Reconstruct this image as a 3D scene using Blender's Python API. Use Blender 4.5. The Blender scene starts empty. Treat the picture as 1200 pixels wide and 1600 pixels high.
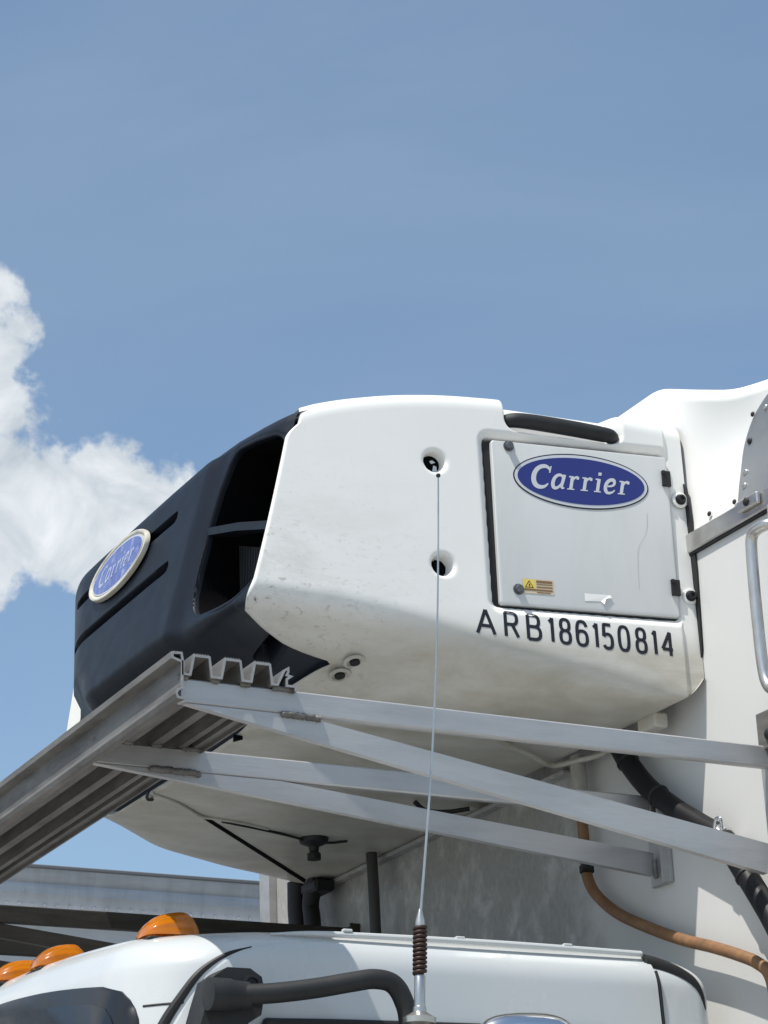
import bpy, math, random
import numpy as np
from mathutils import Vector, Matrix, Quaternion
from mathutils.bvhtree import BVHTree
random.seed(4); rng = np.random.default_rng(4)
R = math.radians
scn = bpy.context.scene
col = scn.collection
# ------------------------------------------------------------------ camera
# world: X towards the rear of the truck, Y away from the viewer, Z up, front wall of the cargo box at X = 0
cam_d = bpy.data.cameras.new('camera'); cam = bpy.data.objects.new('camera', cam_d); col.objects.link(cam)
scn.camera = cam
cam_d.sensor_fit = 'VERTICAL'; cam_d.sensor_height = 24.0; cam_d.lens = 53.4
cam_d.clip_start = 0.05; cam_d.clip_end = 20000
def cam_matrix(loc, yaw, pitch, roll):
    cy, sy, cp, sp = math.cos(yaw), math.sin(yaw), math.cos(pitch), math.sin(pitch)
    f = Vector((sy*cp, cy*cp, sp)); r = Vector((cy, -sy, 0)); u = r.cross(f)
    r2 = math.cos(roll)*r + math.sin(roll)*u; u2 = -math.sin(roll)*r + math.cos(roll)*u
    m = Matrix((r2, u2, -f)).transposed().to_4x4(); m.translation = loc
    return m
cam.matrix_world = cam_matrix(Vector((-2.811, -4.790, 1.6)), R(28.185), R(21.623), R(-2.22))
# ------------------------------------------------------------------ world and sun
SUN_TO = Vector((-.45, -.155, 1.0)).normalized()
world = bpy.data.worlds.new('World'); scn.world = world; world.use_nodes = True
scn.view_settings.view_transform = 'Standard'; scn.view_settings.look = 'None'
scn.view_settings.exposure = 0.22; scn.view_settings.gamma = 1.0
scn.view_settings.use_curve_mapping = False
sun_d = bpy.data.lights.new('sun', 'SUN'); sun_d.energy = 4.4; sun_d.angle = R(.53); sun_d.color = (1, .955, .89)
sun = bpy.data.objects.new('sun', sun_d); col.objects.link(sun)
sun.rotation_euler = SUN_TO.to_track_quat('Z', 'Y').to_euler(); sun.location = (-4, -3, 9)

def build_world():
    nt = world.node_tree; nt.nodes.clear(); N = nt.nodes.new; L = nt.links.new
    out = N('ShaderNodeOutputWorld'); bg = N('ShaderNodeBackground'); L(bg.outputs[0], out.inputs[0])
    bg.inputs[1].default_value = 0.135
    sky = N('ShaderNodeTexSky'); sky.sky_type = 'NISHITA'; sky.sun_disc = False
    sky.sun_elevation = math.asin(SUN_TO.z); sky.sun_rotation = math.atan2(SUN_TO.x, SUN_TO.y)
    sky.air_density = 1.0; sky.dust_density = 1.3; sky.ozone_density = 1.05; sky.altitude = 30
    tc = N('ShaderNodeTexCoord'); D = tc.outputs['Generated']
    def mth(op, a, b=None, c=None, clamp=False):
        n = N('ShaderNodeMath'); n.operation = op; n.use_clamp = clamp
        for i, v in enumerate((a, b, c)):
            if v is None: continue
            if isinstance(v, (int, float)): n.inputs[i].default_value = v
            else: L(v, n.inputs[i])
        return n.outputs[0]
    def noise(scale, detail, rough, dist=0.0, off=(0, 0, 0), sc=(1, 1, 1)):
        mp = N('ShaderNodeMapping'); mp.inputs['Location'].default_value = off; mp.inputs['Scale'].default_value = sc
        L(D, mp.inputs[0])
        n = N('ShaderNodeTexNoise'); n.inputs['Scale'].default_value = scale; n.inputs['Detail'].default_value = detail
        n.inputs['Roughness'].default_value = rough; n.inputs['Distortion'].default_value = dist
        L(mp.outputs[0], n.inputs['Vector']); return n.outputs['Fac']
    # cumulus banks: azimuth (deg, 0 = +Y, positive towards +X), elevation, radius
    banks = [(15.9, 25.3, .045), (17.2, 21.8, .038), (19.2, 21.8, .030), (20.6, 21.7, .031), (21.9, 21.5, .024), (12.5, 24.5, .06),
             (4, 20, .10), (-12, 15, .12), (-35, 22, .14), (-70, 17, .13), (-110, 25, .15), (-150, 14, .12), (165, 22, .13),
             (130, 18, .12), (100, 26, .14), (72, 14, .09), (27, 3.0, .07), (42, 3, .08), (8, 5, .08)]
    B = None
    for az, el, r in banks:
        v = Vector((math.sin(R(az))*math.cos(R(el)), math.cos(R(az))*math.cos(R(el)), math.sin(R(el))))
        n = N('ShaderNodeVectorMath'); n.operation = 'DISTANCE'; L(D, n.inputs[0]); n.inputs[1].default_value = v
        b = mth('MULTIPLY_ADD', n.outputs['Value'], -1.0/r, 1.0)
        B = b if B is None else mth('SMOOTH_MAX', B, b, .25)
    f1 = noise(36, 10, .52, .15, (3.1, .4, 1.7)); f2 = noise(120, 8, .55, .2, (.7, 2, 5))
    m = mth('ADD', B, mth('MULTIPLY_ADD', f1, 1.9, -.95))
    m = mth('ADD', m, mth('MULTIPLY_ADD', f2, .5, -.13))
    ss = N('ShaderNodeMapRange'); ss.interpolation_type = 'SMOOTHSTEP'; L(m, ss.inputs[0])
    ss.inputs[1].default_value = -.05; ss.inputs[2].default_value = .26
    dens = mth('MULTIPLY', ss.outputs[0], .97)
    core = N('ShaderNodeMapRange'); core.interpolation_type = 'SMOOTHSTEP'; L(m, core.inputs[0])
    core.inputs[1].default_value = .2; core.inputs[2].default_value = 1.3
    # cloud tone: sunlit heads, greyer hearts
    sh = noise(26, 10, .6, .5, (9, 3.3, 2.1))
    tone = mth('MULTIPLY_ADD', sh, 2.4, -.80, True)
    cr = N('ShaderNodeMix'); cr.data_type = 'RGBA'; L(tone, cr.inputs[0])
    cr.inputs[6].default_value = (3.1, 3.5, 3.9, 1); cr.inputs[7].default_value = (6.0, 6.25, 6.45, 1)
    # thin high veil
    veil = noise(2.6, 6, .55, .6, (1, 5, 2), (1, 1, 2.2))
    vr = N('ShaderNodeMapRange'); L(veil, vr.inputs[0]); vr.inputs[1].default_value = .3; vr.inputs[2].default_value = .75
    vr.inputs[3].default_value = .04; vr.inputs[4].default_value = .42
    hs = N('ShaderNodeMix'); hs.data_type = 'RGBA'; L(vr.outputs[0], hs.inputs[0])
    tn = N('ShaderNodeVectorMath'); tn.operation = 'MULTIPLY'; L(sky.outputs[0], tn.inputs[0]); tn.inputs[1].default_value = (.91, .98, .98)
    L(tn.outputs[0], hs.inputs[6]); hs.inputs[7].default_value = (2.2, 2.95, 3.75, 1)
    mx = N('ShaderNodeMix'); mx.data_type = 'RGBA'; L(dens, mx.inputs[0]); L(hs.outputs[2], mx.inputs[6]); L(cr.outputs[2], mx.inputs[7])
    L(mx.outputs[2], bg.inputs[0])
build_world()

# ------------------------------------------------------------------ helpers: materials
MATS = {}
def mat(name, base, rough=.5, metal=0.0, spec=.5, dirt=None, bump=None, coat=0.0, streak=None, var=.0, emis=None, trans=0.0, ior=1.45, speck=None):
    """procedural material: dirt=(colour, amount, scale[, stretch xyz]); streak likewise; bump=(scale, strength[, stretch])"""
    m = bpy.data.materials.new(name); m.use_nodes = True; nt = m.node_tree; N = nt.nodes.new; L = nt.links.new
    p = nt.nodes['Principled BSDF']
    p.inputs['Base Color'].default_value = (*base, 1); p.inputs['Roughness'].default_value = rough
    p.inputs['Metallic'].default_value = metal; p.inputs['Specular IOR Level'].default_value = spec
    p.inputs['Coat Weight'].default_value = coat; p.inputs['Transmission Weight'].default_value = trans; p.inputs['IOR'].default_value = ior
    geo = N('ShaderNodeNewGeometry'); P = geo.outputs['Position']
    def noise(scale, stretch=(1, 1, 1), det=8, ro=.6, dist=0.0):
        mp = N('ShaderNodeMapping'); mp.inputs['Scale'].default_value = stretch; L(P, mp.inputs[0])
        n = N('ShaderNodeTexNoise'); n.inputs['Scale'].default_value = scale; n.inputs['Detail'].default_value = det
        n.inputs['Roughness'].default_value = ro; n.inputs['Distortion'].default_value = dist
        L(mp.outputs[0], n.inputs['Vector']); return n.outputs['Fac']
    def rng_(v, a, b, c, d):
        n = N('ShaderNodeMapRange'); L(v, n.inputs[0])
        for i, q in enumerate((a, b, c, d)): n.inputs[i+1].default_value = q
        return n.outputs[0]
    def mixc(fac, a, bcol):
        n = N('ShaderNodeMix'); n.data_type = 'RGBA'; L(fac, n.inputs[0])
        if isinstance(a, tuple): n.inputs[6].default_value = (*a, 1)
        else: L(a, n.inputs[6])
        n.inputs[7].default_value = (*bcol, 1); return n.outputs[2]
    cur = base
    if var:
        cur = mixc(rng_(noise(3.1), .3, .7, 0, 1), cur, tuple(c*(1-var) for c in base))
    for d in (dirt, streak):
        if d:
            c, amt, sc = d[:3]; st = d[3] if len(d) > 3 else (1, 1, 1); lo = d[4] if len(d) > 4 else .42
            cur = mixc(rng_(noise(sc, st, 10, .65, .3), lo, lo+.33, 0, amt), cur, c)
    if speck:
        c, amt, sc, lo = speck
        cur = mixc(rng_(noise(sc, (1, 1, 1.6), 3, .7), lo, lo+.06, 0, amt), cur, c)
    if not isinstance(cur, tuple): L(cur, p.inputs['Base Color'])
    rr = rng_(noise(9.0), .3, .7, max(0, rough-.07), min(1, rough+.1)); L(rr, p.inputs['Roughness'])
    if bump:
        b = N('ShaderNodeBump'); b.inputs['Strength'].default_value = bump[1]; b.inputs['Distance'].default_value = .004
        L(noise(bump[0], bump[2] if len(bump) > 2 else (1, 1, 1), 5), b.inputs['Height']); L(b.outputs[0], p.inputs['Normal'])
    if emis: p.inputs['Emission Color'].default_value = (*emis[:3], 1); p.inputs['Emission Strength'].default_value = emis[3]
    MATS[name] = m
    return m
def film_shade_by_height(name, base, z0, z1, colr, rough=.4, amt=.8, x0=None, x1=None, speck=True):
    """white moulding whose road film (with painted bevel shade on the unit) grows from z1 down to z0 (and towards the nose, x1 down to x0)"""
    m = mat(name, base, rough, var=.05); nt = m.node_tree; N = nt.nodes.new; L = nt.links.new
    p = nt.nodes['Principled BSDF']; src = p.inputs['Base Color'].links[0].from_socket
    geo = N('ShaderNodeNewGeometry'); sx = N('ShaderNodeSeparateXYZ'); L(geo.outputs['Position'], sx.inputs[0])
    def mr(v, a, b, c, d, smooth=True):
        n = N('ShaderNodeMapRange'); n.interpolation_type = 'SMOOTHSTEP' if smooth else 'LINEAR'
        if isinstance(v, float): n.inputs[0].default_value = v
        else: L(v, n.inputs[0])
        for i, q in enumerate((a, b, c, d)): n.inputs[i+1].default_value = q
        return n.outputs[0]
    def nz(s, det, ro, st=(1, 1, 1), dist=.4):
        mp = N('ShaderNodeMapping'); mp.inputs['Scale'].default_value = st; L(geo.outputs['Position'], mp.inputs[0])
        n = N('ShaderNodeTexNoise'); n.inputs['Scale'].default_value = s; n.inputs['Detail'].default_value = det
        n.inputs['Roughness'].default_value = ro; n.inputs['Distortion'].default_value = dist; L(mp.outputs[0], n.inputs['Vector']); return n.outputs['Fac']
    def mt(op, a, b):
        n = N('ShaderNodeMath'); n.operation = op
        for i, v in enumerate((a, b)):
            if isinstance(v, float): n.inputs[i].default_value = v
            else: L(v, n.inputs[i])
        return n.outputs[0]
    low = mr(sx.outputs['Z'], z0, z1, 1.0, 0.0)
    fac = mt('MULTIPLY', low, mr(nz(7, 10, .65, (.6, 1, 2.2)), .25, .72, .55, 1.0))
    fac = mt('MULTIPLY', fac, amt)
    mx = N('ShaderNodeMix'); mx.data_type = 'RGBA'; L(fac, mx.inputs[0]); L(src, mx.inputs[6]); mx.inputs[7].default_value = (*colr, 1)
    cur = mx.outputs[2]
    if speck:
        near = mt('MULTIPLY', mr(sx.outputs['Z'], z0, z1+.42, 1.0, .0), mr(sx.outputs['X'], x0, x1, 1.0, .05)) if x0 is not None else low
        sp = mt('MULTIPLY', mr(nz(70, 5, .7, (.8, .8, 1.4)), .52, .74, 0.0, .80), near)
        sp2 = mt('MULTIPLY', mr(nz(9, 10, .7, (.6, 1, 2.0)), .42, .80, 0.0, .50), near)
        sp = mt('MAXIMUM', sp, sp2)
        m2 = N('ShaderNodeMix'); m2.data_type = 'RGBA'; L(sp, m2.inputs[0]); L(cur, m2.inputs[6]); m2.inputs[7].default_value = (.22, .19, .16, 1)
        cur = m2.outputs[2]
    L(cur, p.inputs['Base Color'])
    return m

# ------------------------------------------------------------------ helpers: meshes
def mesh_obj(name, verts, faces, m, parent=None, smooth=None, data=None):
    if data is None:
        data = bpy.data.meshes.new(name)
        data.from_pydata([tuple(map(float, v)) for v in verts], [], [tuple(f) for f in faces]); data.update()
        if m: data.materials.append(m)
        if smooth is not None:
            data.polygons.foreach_set('use_smooth', [True]*len(data.polygons))
            data.set_sharp_from_angle(angle=R(smooth))
    o = bpy.data.objects.new(name, data); col.objects.link(o)
    if parent: o.parent = parent
    return o
def thing(name, label, cat, group=None, loc=(0, 0, 0)):
    o = bpy.data.objects.new(name, None); col.objects.link(o); o.location = loc; o.empty_display_size = .1
    return tag(o, label, cat, group)
def tag(o, label, cat, group=None):
    o['label'] = label; o['category'] = cat
    if group: o['group'] = group
    return o
class MB:
    """collects geometry for one mesh"""
    def __init__(s): s.v = []; s.f = []
    def add(s, v, f):
        n = len(s.v); s.v += [tuple(map(float, q)) for q in v]; s.f += [tuple(i+n for i in q) for q in f]; return s
    def box(s, lo, hi, bev=0.0):
        (x0, y0, z0), (x1, y1, z1) = lo, hi
        if bev <= 0:
            v = [(x, y, z) for z in (z0, z1) for y in (y0, y1) for x in (x0, x1)]
            return s.add(v, [(0, 2, 3, 1), (4, 5, 7, 6), (0, 1, 5, 4), (2, 6, 7, 3), (0, 4, 6, 2), (1, 3, 7, 5)])
        # bevelled box: 24 verts
        v = []; idx = {}
        for a, X in enumerate((x0, x1)):
            for b, Y in enumerate((y0, y1)):
                for c, Z in enumerate((z0, z1)):
                    sx, sy, sz = (1 if a == 0 else -1), (1 if b == 0 else -1), (1 if c == 0 else -1)
                    for ax, q in (('x', (X, Y+sy*bev, Z+sz*bev)), ('y', (X+sx*bev, Y, Z+sz*bev)), ('z', (X+sx*bev, Y+sy*bev, Z))):
                        idx[a, b, c, ax] = len(v); v.append(q)
        I = lambda a, b, c, ax: idx[a, b, c, ax]
        f = []
        for k in (0, 1):
            f.append([I(k, 0, 0, 'x'), I(k, 0, 1, 'x'), I(k, 1, 1, 'x'), I(k, 1, 0, 'x')][::1 if k == 0 else -1])
            f.append([I(0, k, 0, 'y'), I(1, k, 0, 'y'), I(1, k, 1, 'y'), I(0, k, 1, 'y')][::1 if k == 0 else -1])
            f.append([I(0, 0, k, 'z'), I(0, 1, k, 'z'), I(1, 1, k, 'z'), I(1, 0, k, 'z')][::1 if k == 0 else -1])
        for a in (0, 1):
            for b in (0, 1):
                f.append([I(a, b, 0, 'x'), I(a, b, 1, 'x'), I(a, b, 1, 'y'), I(a, b, 0, 'y')])
                f.append([I(a, 0, b, 'x'), I(a, 1, b, 'x'), I(a, 1, b, 'z'), I(a, 0, b, 'z')])
                f.append([I(0, a, b, 'y'), I(1, a, b, 'y'), I(1, a, b, 'z'), I(0, a, b, 'z')])
                for c in (0, 1): f.append([I(a, b, c, 'x'), I(a, b, c, 'y'), I(a, b, c, 'z')])
        return s.add(v, f)
    def prism(s, pts, axis, a, b):
        """closed polygon pts (2D) extruded along axis from a to b; axis 'x': pts=(y,z); 'y': (x,z); 'z': (x,y)"""
        mk = {'x': lambda p, t: (t, p[0], p[1]), 'y': lambda p, t: (p[0], t, p[1]), 'z': lambda p, t: (p[0], p[1], t)}[axis]
        n = len(pts); v = [mk(p, a) for p in pts]+[mk(p, b) for p in pts]
        f = [tuple(range(n))[::-1], tuple(range(n, 2*n))]+[(i, (i+1) % n, (i+1) % n+n, i+n) for i in range(n)]
        return s.add(v, f)
    def tube(s, path, rad, n=14, cap=True):
        path = [Vector(p) for p in path]; rad = rad if hasattr(rad, '__len__') else [rad]*len(path)
        t0 = (path[1]-path[0]).normalized(); up = Vector((0, 0, 1)) if abs(t0.z) < .9 else Vector((1, 0, 0))
        a = t0.cross(up).normalized(); v = []
        for i, p in enumerate(path):
            t = (path[min(i+1, len(path)-1)]-path[max(i-1, 0)]).normalized()
            a = (a-t*a.dot(t)).normalized(); b = t.cross(a)
            for k in range(n):
                w = 2*math.pi*k/n; v.append(p+(a*math.cos(w)+b*math.sin(w))*rad[i])
        f = [(i*n+k, i*n+(k+1) % n, (i+1)*n+(k+1) % n, (i+1)*n+k) for i in range(len(path)-1) for k in range(n)]
        if cap: f += [tuple(range(n))[::-1], tuple(range((len(path)-1)*n, len(path)*n))]
        return s.add(v, f)
    def lathe(s, prof, n=24, mtx=None):
        """prof: (r, z) list, about z"""
        v = []
        for r, z in prof:
            for k in range(n):
                w = 2*math.pi*k/n; q = Vector((r*math.cos(w), r*math.sin(w), z)); v.append(mtx @ q if mtx else q)
        m = len(prof)
        f = [(i*n+k, i*n+(k+1) % n, (i+1)*n+(k+1) % n, (i+1)*n+k) for i in range(m-1) for k in range(n)]
        f += [tuple(range(n))[::-1], tuple(range((m-1)*n, m*n))]
        return s.add(v, f)
    def build(s, name, m, parent=None, smooth=35): return mesh_obj(name, s.v, s.f, m, parent, smooth)
def spline(pts, n=8):
    """Catmull-Rom through pts"""
    p = [Vector(q) for q in pts]; p = [2*p[0]-p[1]]+p+[2*p[-1]-p[-2]]; out = []
    for i in range(1, len(p)-2):
        for k in range(n):
            t = k/n; a, b, c, d = p[i-1], p[i], p[i+1], p[i+2]
            out.append(.5*((2*b)+(c-a)*t+(2*a-5*b+4*c-d)*t*t+(3*b-a-3*c+d)*t**3))
    out.append(p[-2]); return out
def grid_faces(nu, nv, off=0, closed=False):
    f = []
    for i in range(nu-(0 if closed else 1)):
        j = (i+1) % nu
        for k in range(nv-1): f.append((off+i*nv+k, off+j*nv+k, off+j*nv+k+1, off+i*nv+k+1))
    return f
def sstep(x, a, b):
    t = np.clip((x-a)/(b-a), 0, 1); return t*t*(3-2*t)
def sd_rrect(x, y, x0, x1, y0, y1, r):
    qx = np.abs(x-(x0+x1)/2)-(x1-x0)/2+r; qy = np.abs(y-(y0+y1)/2)-(y1-y0)/2+r
    return np.minimum(np.maximum(qx, qy), 0)+np.hypot(np.maximum(qx, 0), np.maximum(qy, 0))-r
def sd_poly(x, y, poly):
    d = np.full(x.shape, 1e9); inside = np.zeros(x.shape, bool); n = len(poly)
    for i in range(n):
        ax, ay = poly[i]; bx, by = poly[(i+1) % n]; ex, ey = bx-ax, by-ay
        t = np.clip(((x-ax)*ex+(y-ay)*ey)/(ex*ex+ey*ey), 0, 1)
        d = np.minimum(d, np.hypot(x-ax-t*ex, y-ay-t*ey))
        c = ((ay > y) != (by > y)) & (x < (bx-ax)*(y-ay)/((by-ay) if by != ay else 1e-9)+ax); inside ^= c
    return np.where(inside, -d, d)

# ------------------------------------------------------------------ materials
WHITE = film_shade_by_height('white_moulding', (.80, .80, .77), 3.07, 3.178, (.36, .335, .27), rough=.36, amt=.9, x0=-1.05, x1=-.45)  # bevel band: road film, deepened with the bevel's shade painted into the colour
M_NOSE = mat('black_plastic', (.0062, .0100, .0185), .46, spec=.32, bump=(900, .10), dirt=((.012, .016, .022), .5, 5))
M_DARK = mat('dark_cavity', (.004, .004, .005), .85, spec=.05)
M_RUBBER = mat('black_rubber', (.012, .012, .013), .55)
M_DOOR = mat('painted_door', (.62, .635, .63), .42, var=.03, dirt=((.46, .46, .44), .35, 4, (2, 2, .6)))
def wall_material():
    m = mat('wall_panel', (.61, .613, .60), .42, var=.03, speck=((.40, .36, .30), .45, 38, .70)); nt = m.node_tree; N = nt.nodes.new; L = nt.links.new
    p = nt.nodes['Principled BSDF']; src = p.inputs['Base Color'].links[0].from_socket
    geo = N('ShaderNodeNewGeometry'); sx = N('ShaderNodeSeparateXYZ'); L(geo.outputs['Position'], sx.inputs[0])
    def nz(s, st, det=10, ro=.65):
        mp = N('ShaderNodeMapping'); mp.inputs['Scale'].default_value = st; L(geo.outputs['Position'], mp.inputs[0])
        n = N('ShaderNodeTexNoise'); n.inputs['Scale'].default_value = s; n.inputs['Detail'].default_value = det; n.inputs['Roughness'].default_value = ro
        n.inputs['Distortion'].default_value = .3; L(mp.outputs[0], n.inputs['Vector']); return n.outputs['Fac']
    def mr(v, a, b, c, d):
        n = N('ShaderNodeMapRange'); n.interpolation_type = 'SMOOTHSTEP'; L(v, n.inputs[0])
        for i, q in enumerate((a, b, c, d)): n.inputs[i+1].default_value = q
        return n.outputs[0]
    def mt(op, a, b):
        n = N('ShaderNodeMath'); n.operation = op
        for i, v in enumerate((a, b)):
            if isinstance(v, float): n.inputs[i].default_value = v
            else: L(v, n.inputs[i])
        return n.outputs[0]
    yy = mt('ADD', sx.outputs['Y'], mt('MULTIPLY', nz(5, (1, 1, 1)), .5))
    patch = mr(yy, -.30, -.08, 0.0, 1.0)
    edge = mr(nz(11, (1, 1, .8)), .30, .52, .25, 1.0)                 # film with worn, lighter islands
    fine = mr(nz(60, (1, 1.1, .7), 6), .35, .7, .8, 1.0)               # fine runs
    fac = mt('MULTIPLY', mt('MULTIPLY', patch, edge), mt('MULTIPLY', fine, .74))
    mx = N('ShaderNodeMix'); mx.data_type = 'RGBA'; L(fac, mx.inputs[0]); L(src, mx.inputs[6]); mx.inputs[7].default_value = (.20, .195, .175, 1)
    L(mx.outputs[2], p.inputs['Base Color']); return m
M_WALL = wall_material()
M_ALU = mat('raw_aluminium', (.49, .49, .49), .48, .62, dirt=((.30, .30, .30), .55, 7, (.5, 3, 3)), bump=(60, .12, (.3, 3, 3)))
M_ALU_D = mat('weathered_aluminium', (.20, .195, .185), .6, .35, dirt=((.075, .07, .064), .8, 9, (3, .6, 3), .36), bump=(80, .15))
M_STEEL = mat('stainless_steel', (.60, .585, .56), .30, .95, dirt=((.32, .29, .25), .5, 16), bump=(40, .08))
M_PLATE = mat('grey_metal_plate', (.30, .31, .315), .5, .6, dirt=((.20, .205, .205), .6, 8))
M_BLUE = mat('emblem_blue', (.022, .034, .19), .35)
M_SILVER = mat('emblem_silver', (.60, .62, .65), .35, .15)
M_INK = mat('black_vinyl', (.012, .013, .02), .4)
M_CAB = mat('cab_white_paint', (.55, .58, .585), .22, coat=.5, var=.03, dirt=((.62, .62, .60), .4, 5))
M_GLASS = mat('tinted_glass', (.012, .016, .022), .06, spec=.6)
M_FRIT = mat('glass_surround', (.016, .018, .022), .16)
M_MIRROR = mat('textured_black_plastic', (.012, .0135, .015), .55, bump=(700, .25), dirt=((.03, .03, .029), .6, 12))
M_AMBER = mat('amber_lens', (.86, .27, .012), .16, coat=.3, var=.3, trans=.45)
M_CHROME = mat('chrome', (.72, .73, .74), .12, 1.0)
M_COPPER = mat('weathered_brown_hose', (.21, .105, .045), .5, dirt=((.12, .075, .045), .85, 26), streak=((.34, .19, .09), .6, 40))
M_HOSE = mat('black_hose', (.009, .009, .011), .5, spec=.3)
M_BRASS = mat('rusted_spring', (.05, .03, .024), .5, .5)

# ------------------------------------------------------------------ ground
g = mesh_obj('ground', [(-400, -400, 0), (400, -400, 0), (400, 400, 0), (-400, 400, 0)], [(0, 1, 2, 3)],
             mat('yard_asphalt', (.34, .33, .31), .85, dirt=((.25, .245, .23), .8, .5), bump=(30, .3)))
g['kind'] = 'structure'

# ------------------------------------------------------------------ cargo box
box = thing('cargo_box', 'white truck cargo box front wall behind the cooling unit', 'truck body')
BW = 1.32
def wall_panel():
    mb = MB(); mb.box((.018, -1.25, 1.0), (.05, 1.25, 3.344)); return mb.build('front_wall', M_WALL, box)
wall_panel()
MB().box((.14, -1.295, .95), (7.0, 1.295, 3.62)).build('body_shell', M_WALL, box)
for sy in (-1, 1):
    MB().prism([(sy*1.252, 1.0), (sy*1.252, 3.344), (sy*BW, 3.344), (sy*BW, 1.0)][::sy], 'x', -.006, .10).build('corner_post', M_ALU, box)
MB().box((.006, -1.318, 3.346), (.05, 1.318, 3.390), .003).build('trim_strip', M_STEEL, box)
MB().box((.010, -1.31, 3.340), (.024, 1.31, 3.3455)).build('sealant_line', M_RUBBER, box)
# nose fairing above the strip: flush with the wall below, pushing forward and up in the middle, swept back to the corners
def fairing():
    ny, nb = 120, 46; v = []
    for i in range(ny):
        y = -1.315+2.63*i/(ny-1); a = abs(y)
        mid = 1-float(sstep(np.array(a), .86, 1.22))            # 1 in the middle, 0 at the corner
        ztop = float(sum(np.interp(a+d, [0, .855, .97, 1.098, 1.249, 1.32], [3.762, 3.762, 3.712, 3.660, 3.632, 3.628]) for d in (-.03, -.015, 0, .015, .03))/5)
        xtop = .004-.004*mid+.030*(1-mid)
        for k in range(nb):
            b = k/(nb-1)
            if b < .8:
                t = b/.8; z = 3.391+(ztop-3.391)*t
                x = xtop*float(sstep(np.array(t), 0.0, 1.0))+.018+.022*math.sin(math.pi*t)*float(sstep(np.array(a), .86, 1.05))*(1-float(sstep(np.array(a), 1.12, 1.30)))
            else:
                t = (b-.8)/.2; x = xtop+.018+.05*math.sin(t*math.pi/2)**1.0*(.25+t)+.75*max(0, t-.35); z = ztop+.028*math.sin(min(1, t*2.2)*math.pi/2)
            v.append((x, y, z))
    o = mesh_obj('nose_fairing', v, grid_faces(ny, nb), film_shade_by_height('fairing_white', (.80, .80, .775), 3.38, 3.52, (.50, .48, .43), .36, .30, speck=False), box, 40)
    return o
fair_o = fairing()
fair_bvh = BVHTree.FromPolygons([v.co.copy() for v in fair_o.data.vertices], [tuple(p.vertices) for p in fair_o.data.polygons])
def corner_cap():
    # aluminium sheet folded round each top corner, its front edge cut in a curve
    for sy in (-1, 1):
        v = []; edge = spline([(1.130, 3.393, 0), (1.120, 3.46, 0), (1.122, 3.53, 0), (1.152, 3.580, 0), (1.205, 3.612, 0), (1.285, 3.636, 0)], 6); n = 24
        for e in edge:
            for k in range(n):
                t = k/(n-1)
                if t < .5:
                    y = e.x+(1.322-e.x)*(t/.5); hh = fair_bvh.ray_cast(Vector((-1, sy*min(y, 1.31), min(e.y, 3.60))), Vector((1, 0, 0))); xl = (hh[0].x if hh[0] else .03)-.005; x = xl
                else: y = 1.322+.010*math.sin(min(1, (t-.5)*8)*1.57); x = xl+.002+(t-.5)*.9
                v.append((x, sy*y, e.y))
        mesh_obj('corner_cap', v, grid_faces(len(edge), n), M_PLATE, box, 40)
corner_cap()
rivet_prof = [(.0105, 0), (.0100, .003), (.007, .0055), (.0, .0062)]
def stud_mesh(name, prof, m, n=12):
    mb = MB(); mb.lathe(prof[:-1]+[(max(prof[-1][0], .0004), prof[-1][1])], n)
    o = mb.build(name, m); d = o.data; bpy.data.objects.remove(o); return d
D_RIVET = stud_mesh('rivet', rivet_prof, M_STEEL); D_DARKRIVET = stud_mesh('dark_rivet', rivet_prof, M_RUBBER)
def stud(name, data, loc, normal, parent, s=1.0):
    o = bpy.data.objects.new(name, data); col.objects.link(o); o.parent = parent; o.location = loc
    o.rotation_euler = Vector(normal).to_track_quat('Z', 'Y').to_euler(); o.scale = (s, s, s); return o
for y, z, k, s, x in ((-1.022, 3.412, 1, .8, 0), (-1.116, 3.405, 1, .8, -.012), (-1.146, 3.432, 0, 1., -.018), (-1.140, 3.468, 0, 1, -.018), (-1.146, 3.542, 1, 1, -.02), (-1.165, 3.598, 1, .8, -.01), (-1.215, 3.594, 0, .8, -.02)):
    hh = fair_bvh.ray_cast(Vector((-1, y, z)), Vector((1, 0, 0))); x = (hh[0].x if hh[0] else 0)-.0055
    stud('rivet', (D_RIVET, D_DARKRIVET)[k], (x, y, z), (-1, -.05, .05), box, s*.72)
bl = MB().box((-.006, -1.222, 3.362), (.0055, -1.150, 3.388), .003).build('strip_bracket', M_STEEL, box)
stud('bolt', D_DARKRIVET, (-.006, -1.185, 3.376), (-1, 0, 0), box, .9)
gb = MB().tube(spline([(-.006, -1.312, 3.276), (-.040, -1.302, 3.278), (-.050, -1.275, 3.277), (-.050, -1.252, 3.270), (-.050, -1.243, 3.24), (-.050, -1.239, 3.11), (-.050, -1.241, 2.99), (-.050, -1.252, 2.945), (-.048, -1.275, 2.93), (-.006, -1.312, 2.925)], 8), .0125, 14)
gb.build('grab_bar', M_STEEL, box)
MB().box((-.012, -1.215, 2.835), (-.0005, -1.150, 2.915), .002).build('wall_plate', M_ALU_D, box)
stud('bolt', D_DARKRIVET, (-.012, -1.19, 2.863), (-1, 0, 0), box, 1.2)
MB().box((-.012, -.40, 2.982), (.0175, .955, 2.994), .003).build('support_ledge', M_WALL, box)

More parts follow.
